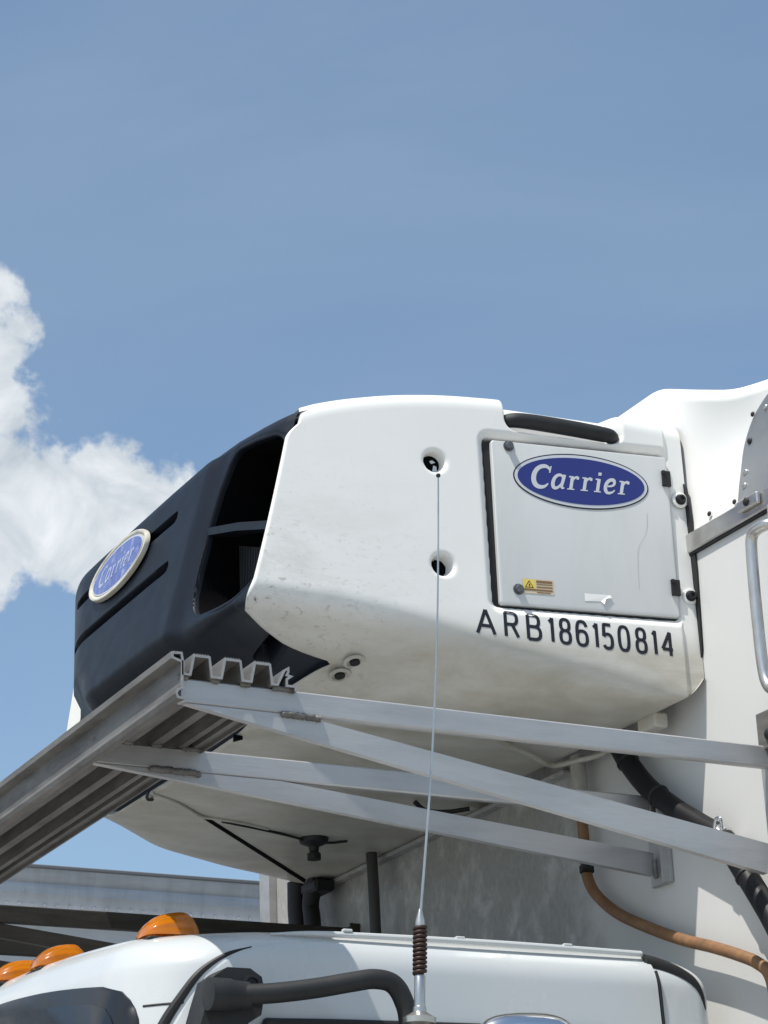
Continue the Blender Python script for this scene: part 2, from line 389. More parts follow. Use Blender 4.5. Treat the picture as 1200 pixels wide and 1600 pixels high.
# ------------------------------------------------------------------ refrigeration unit
unit = thing('refrigeration_unit', 'white truck refrigeration unit with black nose grille above the cab', 'refrigeration unit')
XB = np.array([-1.05, -.845, -.585, -.342, -.203, -.063, .02]); YB = np.array([.25, .373, .678, .817, .870, .938, .955])
XZ = np.array([-1.05, -.923, -.76, -.65, -.54, -.43, -.287, -.084, .02]); ZC = np.array([3.163, 3.159, 3.145, 3.128, 3.10, 3.072, 3.045, 3.022, 3.02])
XT = np.array([-1.05, -.93, -.894, -.872, -.787, -.657, -.54, -.397, -.127, .02]); ZT = np.array([3.54, 3.58, 3.597, 3.611, 3.640, 3.667, 3.680, 3.684, 3.672, 3.660])
def smooth_interp(x, xs, ys):
    # a few box-filtered samples so tables do not leave creases
    return sum(np.interp(x+d, xs, ys) for d in np.linspace(-.045, .045, 9))/9
def half_section(X, seg):
    """seg: list of (kind, s). returns Y(>0), Z arrays for this X array"""
    yb = smooth_interp(X, XB, YB); yo = .955+.158*X; zc = smooth_interp(X, XZ, ZC); zt = smooth_interp(X, XT, ZT)
    P = [(np.zeros_like(X), np.full_like(X, 2.996)), (yb, np.full_like(X, 2.996)), (yo, zc), (yo-.012, zt), (np.zeros_like(X), zt+.035)]
    rad = [0, .06, .045, .042, 0]
    def along(i, j, r):
        dx, dz = P[j][0]-P[i][0], P[j][1]-P[i][1]; l = np.hypot(dx, dz); t = np.minimum(r/l, .48)
        return P[i][0]+dx*t, P[i][1]+dz*t
    kind, s = seg
    if kind[0] == 'L':
        i = int(kind[1]); a = along(i, i+1, rad[i]); b = along(i+1, i, rad[i+1])
        return a[0]+(b[0]-a[0])*s, a[1]+(b[1]-a[1])*s
    i = int(kind[1]); a = along(i, i-1, rad[i]); b = along(i, i+1, rad[i]); c = P[i]
    return (1-s)**2*a[0]+2*s*(1-s)*c[0]+s*s*b[0], (1-s)**2*a[1]+2*s*(1-s)*c[1]+s*s*b[1]
def front_x(seg):
    k, s = seg
    if k == 'L0': return -.822-.010*s
    if k == 'C1': return -.832+.004*s
    if k == 'L1': return float(np.interp(s, [0, .30, .50, .56, .60, .755, .88, 1], [-.828, -.80, -.768, -.752, -.760, -.862, -.926, -.980]))
    if k == 'C2': return -.980-.010*math.sin(math.pi*s)+.002*s
    if k == 'L2': return -.978+.082*s+.022*max(0, (s-.93)/.07)**2
    if k == 'C3': return -.874+.02*s
    return -.854+.08*s
def front_x_far(seg):
    x = front_x(seg); k, s = seg
    return {'L0': x, 'C1': x, 'L1': max(x, -.83), 'C2': -.82, 'L2': -.82+.06*s, 'C3': -.76+.005*s, 'L3': -.755+.004*s}[k]
def segs(n):
    out = []
    for k in ('L0', 'C1', 'L1', 'C2', 'L2', 'C3', 'L3'):
        m = n[k]; out += [(k, (i/(m-1) if k[0] == 'L' else (i+1)/(m+1))) for i in range(m)]
    return out
near = segs(dict(L0=8, C1=6, L1=26, C2=10, L2=190, C3=14, L3=10)); far = segs(dict(L0=8, C1=6, L1=22, C2=8, L2=16, C3=8, L3=10))
def nv_rows(n): return n
def build_shell():
    NV = 330; tt = np.linspace(0, 1, NV)
    loops = [(sg, -1) for sg in near]+[(sg, 1) for sg in far[::-1]]
    V = np.zeros((len(loops), NV+3, 3))
    for i, (sg, sy) in enumerate(loops):
        xf = front_x(sg) if sy < 0 else front_x_far(sg); X = xf+.005+(0.0165-xf-.005)*tt
        Y, Z = half_section(X, sg); Y = Y*sy
        if sy < 0:
            # moulded details of the near side: all depths are real offsets of the skin
            d = np.zeros_like(X)
            if sg[0] in ('C2', 'L2', 'C3', 'L3'):
                on = 1.0
                sd = sd_rrect(X, Z, -.466, -.018, 3.176, 3.588, .022)
                d = np.maximum(d, .012*sstep(-sd, -.010, .012)+.030*sstep(-sd, .008, .013))
                for hx, hz in ((-.573, 3.507), (-.568, 3.268)):
                    r = np.hypot(X-hx, Z-hz); d = np.maximum(d, .004*(1-sstep(r, .020, .034))+.026*(1-sstep(r, .0185, .026))+.05*(1-sstep(r, .0165, .0185)))
                d = np.maximum(d, .007*sstep(X, -.030, -.022))
                sdh = sd_rrect(X, Z, -.405, -.128, 3.600-.03*(X+.40), 3.9, .028)
                d = np.maximum(d, .046*sstep(-sdh, -.004, .016)*(np.abs(Y) > .80))
                # shallow cups round the two flange bolts
                for hx, hz in ((-.004, 3.468), (.0, 3.242)):
                    r = np.hypot(X-hx, Z-hz); d = d+.0015*(1-sstep(r, .015, .020))
            Y = Y+d
            Z = np.maximum(Z, 2.996+.058*np.clip((X+.075)/.087, 0, 1)**2.2)
        elif sg[0] in ('L1',):
            pass
        # inner lip and rounded front edge
        cx = np.array([xf, 0.0, 3.32]); p1 = np.array([X[0], Y[0], Z[0]])
        inw = np.array([0, -Y[0], 3.32-Z[0]]); inw = inw/np.linalg.norm(inw)
        V[i, 0] = p1+inw*.030+np.array([.02, 0, 0]); V[i, 1] = p1+inw*.007+np.array([-.005, 0, 0]); V[i, 2] = p1+inw*.0022+np.array([-.0035, 0, 0])
        V[i, 3:, 0] = X; V[i, 3:, 1] = Y; V[i, 3:, 2] = Z
    nu, nv = V.shape[:2]
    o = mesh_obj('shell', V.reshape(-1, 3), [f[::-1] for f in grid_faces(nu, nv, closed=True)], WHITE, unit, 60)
    return o
shell = build_shell()
dg_bvh = BVHTree.FromPolygons([v.co.copy() for v in shell.data.vertices], [tuple(p.vertices) for p in shell.data.polygons])
def on_side(x, z, off=.0012, y0=-1.6):
    h = dg_bvh.ray_cast(Vector((x, y0, z)), Vector((0, 1, 0)))
    return (h[0]+h[1]*(off if h[1].y < 0 else -off)) if h[0] else Vector((x, -.955-.158*x-off, z))
# black gasket between unit and wall
def gasket():
    v = []; sg = [s for s in near if s[0] != 'L2']+[('L2', k/10) for k in range(11)]
    order = {'L0': 0, 'C1': 1, 'L1': 2, 'C2': 3, 'L2': 4, 'C3': 5, 'L3': 6}
    sg.sort(key=lambda q: (order[q[0]], q[1]))
    loops = [(s, -1) for s in sg]+[(s, 1) for s in sg[::-1]]
    for s, sy in loops:
        Y, Z = half_section(np.array([0.012]), s); y, z = float(Y[0])*sy, float(Z[0])
        yy = y*.985+(.004*sy); zz = 3.32+(z-3.32)*.985
        for x in (-.02, .012, .02): v.append((x, yy*(1.018 if x > .011 else 1), zz))
    return mesh_obj('gasket', v, grid_faces(len(loops), 3, closed=True), M_RUBBER, unit, 50)
# (the seal sits behind the skin, against the wall)
def seal():
    mb = MB(); prof = [(-.944, 3.09), (-.955, 3.12), (-.962, 3.30), (-.959, 3.42), (-.950, 3.50), (-.93, 3.53), (-.93, 3.09)]
    mb.prism(prof, 'x', .0125, .0175); return mb.build('edge_seal', M_RUBBER, unit)
seal()
# ---- black nose
def build_nose():
    NY, NT = 380, 300
    w = np.concatenate([np.linspace(-1, .12, 270), np.linspace(.12, 1, 112)[1:]]); NY = len(w)
    A = np.array([0, .30, .55, .70, .85, .92, .97, 1.0])
    T0 = np.array([(-.74, 3.674), (-.745, 3.67), (-.78, 3.655), (-.80, 3.64), (-.83, 3.622), (-.845, 3.612), (-.845, 3.606), (-.845, 3.602)])
    T1 = np.array([(-.905, 3.634), (-.905, 3.634), (-.905, 3.632), (-.905, 3.622), (-.903, 3.604), (-.898, 3.596), (-.888, 3.594), (-.876, 3.592)])
    T2 = np.array([(-.985, 3.195), (-.985, 3.195), (-.985, 3.19), (-.988, 3.185), (-.984, 3.178), (-.980, 3.174), (-.976, 3.171), (-.970, 3.170)])
    YT = np.array([0, .37, .579, .66, .686, .702, .73, .766, .796])
    T3t = np.array([(-.80, 2.999), (-.812, 2.999), (-.776, 3.056), (-.738, 3.080), (-.735, 3.086), (-.84, 3.114), (-.90, 3.134), (-.95, 3.15), (-.982, 3.163)])
    s = np.concatenate([np.linspace(0, 1, 16)[:-1], 1+np.linspace(0, 1, 205)[:-1], 2+np.linspace(0, 1, 70)])
    V = np.zeros((NY, len(s), 3))
    aw = np.abs(w); sg = np.sign(w)
    def tab(T, a, xs=A): return np.stack([np.interp(a, xs, T[:, 0]), np.interp(a, xs, T[:, 1])], -1)
    t0, t1, t2 = tab(T0, aw), tab(T1, aw), tab(T2, aw)
    for j, q in enumerate(s):
        ymax = .804 if q < 1 else (.804-.014*(q-1) if q < 2 else .790)
        y = w*ymax
        t3 = tab(T3t, np.abs(y), YT)
        if q <= 1: p = t0+(t1-t0)*q
        elif q <= 2: p = t1+(t2-t1)*(q-1)
        else: p = t2+(t3-t2)*(q-2)
        # soften the two profile corners
        for c, r in ((1.0, .10), (2.0, .055)):
            dq = (q-c)
            lo = t0 if c == 1 else t1; hi = t2 if c == 1 else t3; mid = t1 if c == 1 else t2
            rl = (r*4 if c == 1 else r); rh = (r*.6 if c == 1 else r*2)
            if -rl < dq < rh:
                u = (dq+rl)/(rl+rh); a = mid+(lo-mid)*rl; b = mid+(hi-mid)*rh
                p = (1-u)**2*a+2*u*(1-u)*mid+u*u*b
        # slight crown in plan
        X = p[:, 0]-.008*(1-(y/.8)**2)*(np.clip(q-.4, 0, 1))*(1-np.clip(q-2.0, 0, 1)); Z = p[:, 1]
        V[:, j, 0] = X; V[:, j, 1] = y; V[:, j, 2] = Z
    lim = -.972+.37*(V[..., 1]-.24)+.05*np.clip((3.30-V[..., 2])/.1, 0, 1); kk = .030
    hh = np.clip(.5+.5*(V[..., 0]-lim)/kk, 0, 1); farx = V[..., 0]*hh+lim*(1-hh)+kk*hh*(1-hh)
    sel = sstep(V[..., 1], .05, .25); V[..., 0] = V[..., 0]*(1-sel)+farx*sel
    X, Y, Z = V[..., 0], V[..., 1], V[..., 2]; Q = np.broadcast_to(s[None, :], X.shape); aY = np.abs(Y)
    face = (Q > .9) & (Q < 2.35)
    # raised centre panel with chamfered ends
    inner = .365+.09*(Z-3.22)/.36
    pan = (1-sstep(aY, inner, inner+.075))*sstep(Q, .95, 1.12)*(1-sstep(Q, 1.93, 2.12))
    dX = -.018*pan
    for zc in (3.522, 3.397):
        sd = sd_rrect(Y, Z, -.318, .36, zc-.0125, zc+.0125, .012)
        dX = dX+np.where(face, .024*sstep(-sd, -.002, .004), 0)
    poly = [(.538, 3.592), (.66, 3.578), (.797, 3.548), (.794, 3.40), (.788, 3.245), (.755, 3.206), (.66, 3.190), (.425, 3.222)]
    for _ in range(3):      # rounded outline
        poly = [q for i in range(len(poly)) for q in ((poly[i][0]*.78+poly[(i+1) % len(poly)][0]*.22, poly[i][1]*.78+poly[(i+1) % len(poly)][1]*.22), (poly[i][0]*.22+poly[(i+1) % len(poly)][0]*.78, poly[i][1]*.22+poly[(i+1) % len(poly)][1]*.78))]
    sd = sd_poly(-Y, Z, poly)
    dX = dX+np.where(face, .004*sstep(-sd, -.012, .0), 0)
    X = X+dX
    # oval drain slot through the chin
    cx, cy = -.862, .625
    sdc = sd_rrect(V[..., 0], aY, cx-.018, cx+.022, cy-.065, cy+.055, .018)
    Z = Z+np.where(Q > 2.1, .05*sstep(-sdc, -.002, .006), 0)
    V[..., 0] = X; V[..., 2] = Z
    ns = len(s); fl = grid_faces(NY, ns); hole = (sd < -.0015) & face
    hc = (hole[:-1, :-1] & hole[1:, 1:] & hole[1:, :-1] & hole[:-1, 1:]).ravel()
    o = mesh_obj('nose_grille', V.reshape(-1, 3), [f for f, h in zip(fl, hc) if not h], M_NOSE, unit, 60)
    o.data.materials.append(M_DARK)
    dk = (sdc < -.004) & (Q > 2.1); cav = (dk[:-1, :-1] & dk[1:, 1:]).ravel()
    o.data.polygons.foreach_set('material_index', [int(c) for c, h in zip(cav, hc) if not h])
    # moulded lip and inner walls of the side intake
    rim = []
    for (py, pz) in poly:
        dd = (Y+py)**2+(Z-pz)**2+np.where(face, 0, 9); i = np.unravel_index(np.argmin(dd), dd.shape); rim.append(Vector((float(X[i]), -py, pz)))
    n = len(rim); xs = [sum(rim[(i+k) % n].x for k in range(-3, 4))/7 for i in range(n)]
    cy, cz = sum(p[0] for p in poly)/n, sum(p[1] for p in poly)/n
    v = []; rings = [(-.0125, .005), (-.004, -.0022), (.0005, -.0025), (.0025, -.0005), (.0035, .005), (.004, .012)]; deep = [(.004, .012), (.005, .05), (.008, .125)]
    for off, dx in rings+deep:
        for i, (py, pz) in enumerate(poly):
            a_, b_ = Vector(poly[i-1]), Vector(poly[(i+1) % n]); t = (b_-a_).normalized(); nn = Vector((-t.y, t.x))
            if nn.dot(Vector((cy-py, cz-pz))) < 0: nn = -nn
            of_ = max(off, -.004) if py > .70 else off
            v.append((xs[i]+dx, -(py+nn.x*of_), pz+nn.y*of_))
    f = [(r*n+i, r*n+(i+1) % n, (r+1)*n+(i+1) % n, (r+1)*n+i) for r in range(len(rings)-1) for i in range(n)]
    k = len(rings)*n; mesh_obj('intake_surround', v[:k], f, M_NOSE, unit, 60)
    mesh_obj('intake_wall', v[k:], [(r*n+i, r*n+(i+1) % n, (r+1)*n+(i+1) % n, (r+1)*n+i) for r in range(2) for i in range(n)]+[tuple(range(2*n, 3*n))], M_DARK, unit, 60)
    return o
nose = build_nose()
for sy in (-1,):
    # cross bar and screen behind the near and far openings
    bar = MB(); v = []
    for (y, z, x) in ((.452, 3.434, -.948), (.62, 3.388, -.942), (.790, 3.332, -.938)):
        v += [(x, sy*y, z-.011), (x, sy*y, z+.006), (x+.010, sy*y, z+.010), (x+.045, sy*y, z+.006), (x+.045, sy*y, z-.011)]
    bar.add(v, [(r*5+i, r*5+(i+1) % 5, r*5+5+(i+1) % 5, r*5+5+i) for r in range(2) for i in range(5)]); bar.build('cross_bar', M_NOSE, unit)
    mb = MB()
    for k in range(30):
        y = .52+.0085*k
        for (z0, z1) in ((3.225, 3.385),):
            mb.box((-.885, sy*y-.0022, z0+.03*(k/34)), (-.880, sy*y+.0022, z1-.11*(k/34)))
    o = mb.build('screen_fins', mat('screen_grey%d' % (sy > 0), (.018, .019, .021), .5), unit); o['kind'] = 'stuff'
# ---- lettering strokes for the oval emblem
def bez(p, n=10):
    """piecewise cubic through control list [p0,c1,c2,p1,c3,c4,p2...]"""
    out = []
    for i in range(0, len(p)-1, 3):
        a, b, c, d = [Vector(q).to_2d() for q in p[i:i+4]]
        for k in range(n+(1 if i+3 >= len(p)-1 else 0)):
            t = k/n; out.append((1-t)**3*a+3*t*(1-t)**2*b+3*t*t*(1-t)*c+t**3*d)
    return out
def ribbon(pts, w0, w1=None, wm=None):
    n = len(pts); L = []; Rr = []
    for i, p in enumerate(pts):
        t = (pts[min(i+1, n-1)]-pts[max(i-1, 0)]).normalized(); nn = Vector((-t.y, t.x)); u = i/(n-1)
        if wm is None: w = w0+((w0 if w1 is None else w1)-w0)*u
        else:
            a, b, c = w0, wm, (w0 if w1 is None else w1); w = (1-u)**2*a+2*u*(1-u)*(2*b-(a+c)/2)+u*u*c
        L.append(p+nn*w/2); Rr.append(p-nn*w/2)
    return L, Rr
def glyph(ch):
    """list of (left, right) ribbons; x-height .48, cap height .74; advance"""
    S = []
    if ch == 'C':
        S.append(ribbon(bez([(.57, .60), (.53, .70), (.45, .745), (.36, .74), (.17, .73), (.04, .56), (.05, .34), (.06, .14), (.18, -.01), (.35, 0), (.46, .005), (.53, .06), (.575, .15)]), .05, .045, .165))
        S.append(ribbon([Vector((.585, .76)), Vector((.575, .52))], .05, .045)); adv = .64
    elif ch == 'a':
        S.append(ribbon(bez([(.36, .36), (.34, .46), (.28, .49), (.22, .48), (.10, .46), (.03, .30), (.045, .16), (.055, .05), (.11, 0), (.17, .01), (.26, .03), (.33, .13), (.36, .26)]), .05, .05, .125))
        S.append(ribbon(bez([(.40, .50), (.385, .35), (.365, .20), (.36, .12), (.36, .03), (.39, .0), (.46, .05)]), .115, .04, .10)); adv = .48
    elif ch == 'r':
        S.append(ribbon([Vector((.15, .47)), Vector((.15, 0))], .115)); S.append(ribbon([Vector((.03, .455)), Vector((.16, .455))], .05))
        S.append(ribbon([Vector((.03, .02)), Vector((.28, .02))], .04))
        S.append(ribbon(bez([(.17, .28), (.20, .40), (.25, .47), (.33, .455)]), .05, .09)); S.append(ribbon([Vector((.30, .425)), Vector((.385, .425))], .10)); adv = .41
    elif ch == 'i':
        S.append(ribbon([Vector((.15, .47)), Vector((.15, 0))], .115)); S.append(ribbon([Vector((.03, .455)), Vector((.16, .455))], .05))
        S.append(ribbon([Vector((.03, .02)), Vector((.27, .02))], .04)); S.append(ribbon([Vector((.10, .645)), Vector((.21, .645))], .11)); adv = .30
    elif ch == 'e':
        S.append(ribbon(bez([(.08, .235), (.18, .25), (.34, .25), (.345, .35), (.35, .47), (.29, .49), (.23, .48), (.11, .46), (.045, .32), (.055, .19), (.065, .06), (.13, 0), (.21, .01), (.29, .015), (.35, .06), (.39, .13)]), .045, .04, .125)); adv = .43
    return S, adv
def emblem_text(s):
    """flat strips (x, y, layer) centred on the origin, height ~1 em"""
    quads = []; x = 0; lay = 0
    for ch in s:
        S, adv = glyph(ch)
        for L, Rr in S:
            quads.append(([(p.x+x+.22*p.y, p.y) for p in L], [(p.x+x+.22*p.y, p.y) for p in Rr], lay)); lay = (lay+1) % 5
        x += adv+.055
    return quads, x
def emblem(parent, plane, w, h, names, mats, text_w, text_dy=0.0, rimw=0.0):
    """plane(a, b, off) maps emblem coordinates (a to the right, b up, off outwards) to world"""
    def disc(name, sw, sh, off, m, n=72, th=.0008):
        v = [plane(sw/2*math.cos(2*math.pi*k/n), sh/2*math.sin(2*math.pi*k/n), off) for k in range(n)]
        v2 = [plane(sw/2*math.cos(2*math.pi*k/n), sh/2*math.sin(2*math.pi*k/n), off-th) for k in range(n)]
        return mesh_obj(name, v+v2, [tuple(range(n))]+[(i, (i+1) % n, (i+1) % n+n, i+n)[::-1] for i in range(n)], m, parent, 30)
    for nm, dw, off, m in names: disc(nm, w-dw, h-dw, off, mats[m])
    q, tot = emblem_text('Carrier'); sc = text_w/tot; mb = MB(); top = names[-1][2]
    for L, Rr, lay in q:
        f = lambda p: plane((p[0]-tot/2-.06)*sc, (p[1]-.33)*sc*1.0+text_dy, top+.0005+lay*.00004)
        v = [f(p) for p in L]+[f(p) for p in Rr]; n = len(L)
        mb.add(v, [(i, i+1, n+i+1, n+i) for i in range(n-1)])
    return mb.build('lettering', mats['text'], parent, None)
# ---- access door
SA = math.atan(.158); SU = Vector((math.cos(SA), -math.sin(SA), 0)); SN = Vector((-math.sin(SA), -math.cos(SA), 0))
def side_pt(x, z, off): return Vector((x, -.955-.158*x, z))+SN*off     # off > 0 is outwards of the flat side
door = None
def build_door():
    x0, x1, z0, z1 = -.444, -.030, 3.191, 3.570
    def rr(a0, a1, b0, b1, r, n=5):
        pts = []
        for cx, cz, s in ((a1-r, b1-r, 0), (a0+r, b1-r, 1), (a0+r, b0+r, 2), (a1-r, b0+r, 3)):
            for k in range(n+1): w = math.pi/2*(s+k/n); pts.append((cx+r*math.cos(w), cz+r*math.sin(w)))
        return pts
    def slab(name, rings, m, parent):
        v = []; n = None
        for pts, off in rings:
            n = len(pts); v += [side_pt(x, z, off) for x, z in pts]
        f = [(r*n+i, r*n+(i+1) % n, (r+1)*n+(i+1) % n, (r+1)*n+i) for r in range(len(rings)-1) for i in range(n)]
        f.append(tuple(range((len(rings)-1)*n, len(rings)*n)))
        return mesh_obj(name, v, f, m, parent, 30)
    slab('door_gasket', [(rr(x0-.020, x1+.006, z0-.014, z1+.004, .018), -.041), (rr(x0-.017, x1+.003, z0-.011, z1+.002, .016), -.019)], M_RUBBER, unit)
    d = slab('access_door', [(rr(x0, x1, z0, z1, .006), -.030), (rr(x0, x1, z0, z1, .006), -.009), (rr(x0+.0015, x1-.0015, z0+.0015, z1-.0015, .006), -.0065), (rr(x0+.005, x1-.005, z0+.005, z1-.005, .005), -.0058)], M_DOOR, unit)
    return d
door = build_door()
DO = -.0058
def door_plane(cx, cz, tilt=0.0):
    c, s = math.cos(tilt), math.sin(tilt)
    return lambda a, b, off: side_pt(cx+a*c*math.cos(SA)-b*s, cz+a*s+b*c, DO+off)
emblem(door, door_plane(-.2395, 3.490), .322, .129, [('emblem_outline', 0, .0010, 'dark'), ('emblem_border', .006, .0016, 'silver'), ('emblem_field', .020, .0022, 'blue')],
       dict(dark=M_INK, silver=M_SILVER, blue=M_BLUE, text=M_SILVER), .236)
bolt_prof = [(.0125, 0), (.0125, .002), (.0085, .0022), (.0085, .010), (.007, .0125), (.0, .0128)]
D_BOLT = stud_mesh('bolt', bolt_prof, mat('dull_bolt', (.16, .165, .17), .4, .8), 12)
D_BLACKBOLT = stud_mesh('black_bolt', [(.0125, 0), (.0125, .003), (.0105, .0034), (.0105, .009), (.009, .012), (.005, .0125), (.004, .009), (.0, .009)], M_RUBBER, 14)
D_WASHER = stud_mesh('washer', [(.0185, 0), (.0185, .0045), (.016, .0055), (.0, .0056)], WHITE, 20)
for x, z in ((-.405, 3.558), (-.402, 3.226)): stud('screw', D_BOLT, side_pt(x, z, DO), SN, door)
for x, z in ((-.006, 3.470), (-.002, 3.243)):
    stud('flange_bolt', D_BLACKBOLT, side_pt(x+.002, z, -.0085), SN, unit); stud('washer', D_WASHER, side_pt(x+.002, z, -.0125), SN, unit)
for z in (3.516, 3.258):
    mb = MB()
    def hx(x, zz, o): return side_pt(x, zz, o)
    for (xa, xb, za, zb, oa, ob) in ((-.046, -.026, z-.018, z+.018, DO-.002, DO+.005), (-.046, -.040, z-.018, z-.010, DO, DO+.008), (-.046, -.040, z+.010, z+.018, DO, DO+.008)):
        v = [side_pt(x, zz, o) for o in (oa, ob) for zz in (za, zb) for x in (xa, xb)]
        mb.add(v, [(0, 1, 3, 2), (4, 6, 7, 5), (0, 4, 5, 1), (2, 3, 7, 6), (0, 2, 6, 4), (1, 5, 7, 3)])
    mb.build('hinge', M_RUBBER, door)
def flat(name, pts, off, m, parent, pl):
    return mesh_obj(name, [pl(a, b, off) for a, b in pts], [tuple(range(len(pts)))], m, parent)
pl = door_plane(-.357, 3.236, -.0)
M_LBL = mat('warning_label', (.62, .53, .36), .5); M_YEL = mat('label_yellow', (.75, .58, .12), .5); M_BRN = mat('label_print', (.22, .12, .06), .5)
st = flat('warning_sticker', [(-.036, -.017), (.036, -.017), (.036, .016), (-.036, .016)], .0008, M_LBL, door, pl)
mb = MB()
for (a, b, c, d, o) in ((-.004, .008, .033, .0135, 0), (-.004, .0035, .033, .0055, 0), (-.004, -.003, .033, 0.0, 0), (-.033, -.0105, .033, -.0065, 0), (-.004, -.015, .028, -.013, 0)):
    mb.add([pl(a, b, .0013), pl(c, b, .0013), pl(c, d, .0013), pl(a, d, .0013)], [(0, 1, 2, 3)])
mb.build('sticker_print', M_BRN, door, None)
flat('hazard_triangle_ground', [(-.034, -.006), (-.007, -.006), (-.007, .0145), (-.034, .0145)], .0011, M_YEL, door, pl)
flat('hazard_triangle', [(-.031, -.004), (-.010, -.004), (-.0205, .0125)], .0014, M_INK, door, pl)
flat('hazard_triangle_inner', [(-.028, -.0025), (-.013, -.0025), (-.0205, .009)], .0017, M_YEL, door, pl)
flat('hazard_mark', [(-.022, -.001), (-.019, -.001), (-.019, .0045), (-.022, .0045)], .0020, M_INK, door, pl)
pl = door_plane(-.222, 3.221, .0)
v = [pl(a, b, .0008+c) for a, b, c in ((-.03, -.010, 0), (.008, -.008, 0), (.013, -.016, .006), (.018, -.003, .004), (.034, .002, .002), (.030, .008, .001), (-.03, .008, 0))]
mesh_obj('torn_sticker', v, [(0, 1, 5, 6), (1, 2, 3), (1, 3, 4, 5)], mat('paper_white', (.82, .82, .80), .6), door)
# faint crack line in the paint
mb = MB(); cr = spline([(-.088, 3.43, 0), (-.094, 3.385, 0), (-.116, 3.345, 0), (-.121, 3.29, 0), (-.122, 3.25, 0)], 6)
for i in range(len(cr)-1):
    a, b = cr[i], cr[i+1]
    mb.add([side_pt(a.x-.0006, a.y, DO+.0006), side_pt(a.x+.0006, a.y, DO+.0006), side_pt(b.x+.0006, b.y, DO+.0006), side_pt(b.x-.0006, b.y, DO+.0006)], [(0, 1, 2, 3)])
mb.build('paint_crack', mat('crack_grey', (.56, .57, .565), .6), door, None)
# ---- grab handle in the roof notch
hp = spline([(-.396, -.842, 3.632), (-.386, -.872, 3.628), (-.35, -.884, 3.627), (-.27, -.896, 3.623), (-.18, -.909, 3.616), (-.15, -.910, 3.613), (-.134, -.890, 3.612)], 6)
nh = len(hp); MB().tube(hp, [.010+.008*math.sin(math.pi*min(1, max(0, i/(nh-1)*1.0)))**.4 for i in range(nh)], 14).build('grab_handle', M_MIRROR, unit)
# ---- round ports
for hx, hz in ((-.573, 3.507), (-.568, 3.268)):
    c = side_pt(hx, hz, -.034); m = SN.to_track_quat('Z', 'Y').to_matrix().to_4x4(); m.translation = c
    MB().lathe([(.026, 0), (.026, .002), (.0, .0021)][:2], 24, m).build('port_opening', M_DARK, unit)
pz = side_pt(-.570, 3.506, -.0318)
flat('port_fitting', [(-.004, -.014), (.007, -.015), (.006, -.002), (-.001, .000)], 0, M_SILVER, unit, lambda a, b, o: pz+SU*a+Vector((0, 0, b))+SN*.001)
flat('port_fitting', [(-.010, .009), (-.003, .012), (.004, .007), (-.006, .003)], 0, M_SILVER, unit, lambda a, b, o: pz+SU*a+Vector((0, 0, b))+SN*.001)
# ---- registration lettering
def reg_glyph(ch, w, h):
    """centre lines of a condensed sans character in a w x h box"""
    V2 = lambda x, y: Vector((x, y))
    def oval(cx, cy, rx, ry, a0, a1, n=26, p=2.5):
        out = []
        for k in range(n+1):
            a = R(a0+(a1-a0)*k/n); c, s_ = math.cos(a), math.sin(a)
            out.append(V2(cx+rx*math.copysign(abs(c)**(2/p), c), cy+ry*math.copysign(abs(s_)**(2/p), s_)))
        return out
    c = w/2
    if ch == 'A': return [[V2(0, 0), V2(c, h)], [V2(c, h), V2(w, 0)], [V2(w*.19, h*.33), V2(w*.81, h*.33)]]
    if ch == 'R': return [[V2(0, 0), V2(0, h)], [V2(0, h), V2(w*.5, h)]+oval(w*.5, h*.755, w*.42, h*.245, 90, -90, 18)+[V2(0, h*.51)], [V2(w*.55, h*.5), V2(w, 0)]]
    if ch == 'B': return [[V2(0, 0), V2(0, h)], [V2(0, h), V2(w*.5, h)]+oval(w*.5, h*.765, w*.40, h*.235, 90, -90, 16)+[V2(0, h*.53)], [V2(w*.4, h*.53)]+oval(w*.5, h*.265, w*.5, h*.265, 90, -90, 16)+[V2(0, 0)]]
    if ch == '1': return [[V2(w, 0), V2(w, h)], [V2(w, h), V2(w*.75, h*.90), V2(0, h*.82)]]
    if ch == '8': return [oval(c, h*.765, w*.44, h*.235, 0, 360), oval(c, h*.265, w*.5, h*.265, 0, 360)]
    if ch == '0': return [oval(c, h*.5, w*.5, h*.5, 0, 360, 36, 2.8)]
    if ch == '6': return [oval(c, h*.30, w*.5, h*.30, 0, 360), oval(c, h*.5, w*.5, h*.5, 28, 180, 20, 2.8)+[V2(0, h*.3)]]
    if ch == '5': return [[V2(w*.92, h), V2(w*.14, h), V2(w*.06, h*.50)], [V2(w*.06, h*.50)]+oval(c, h*.30, w*.5, h*.30, 140, -150, 28)]
    return [[V2(w*.78, 0), V2(w*.78, h)], [V2(w*.78, h), V2(0, h*.27)], [V2(0, h*.27), V2(w, h*.27)]]
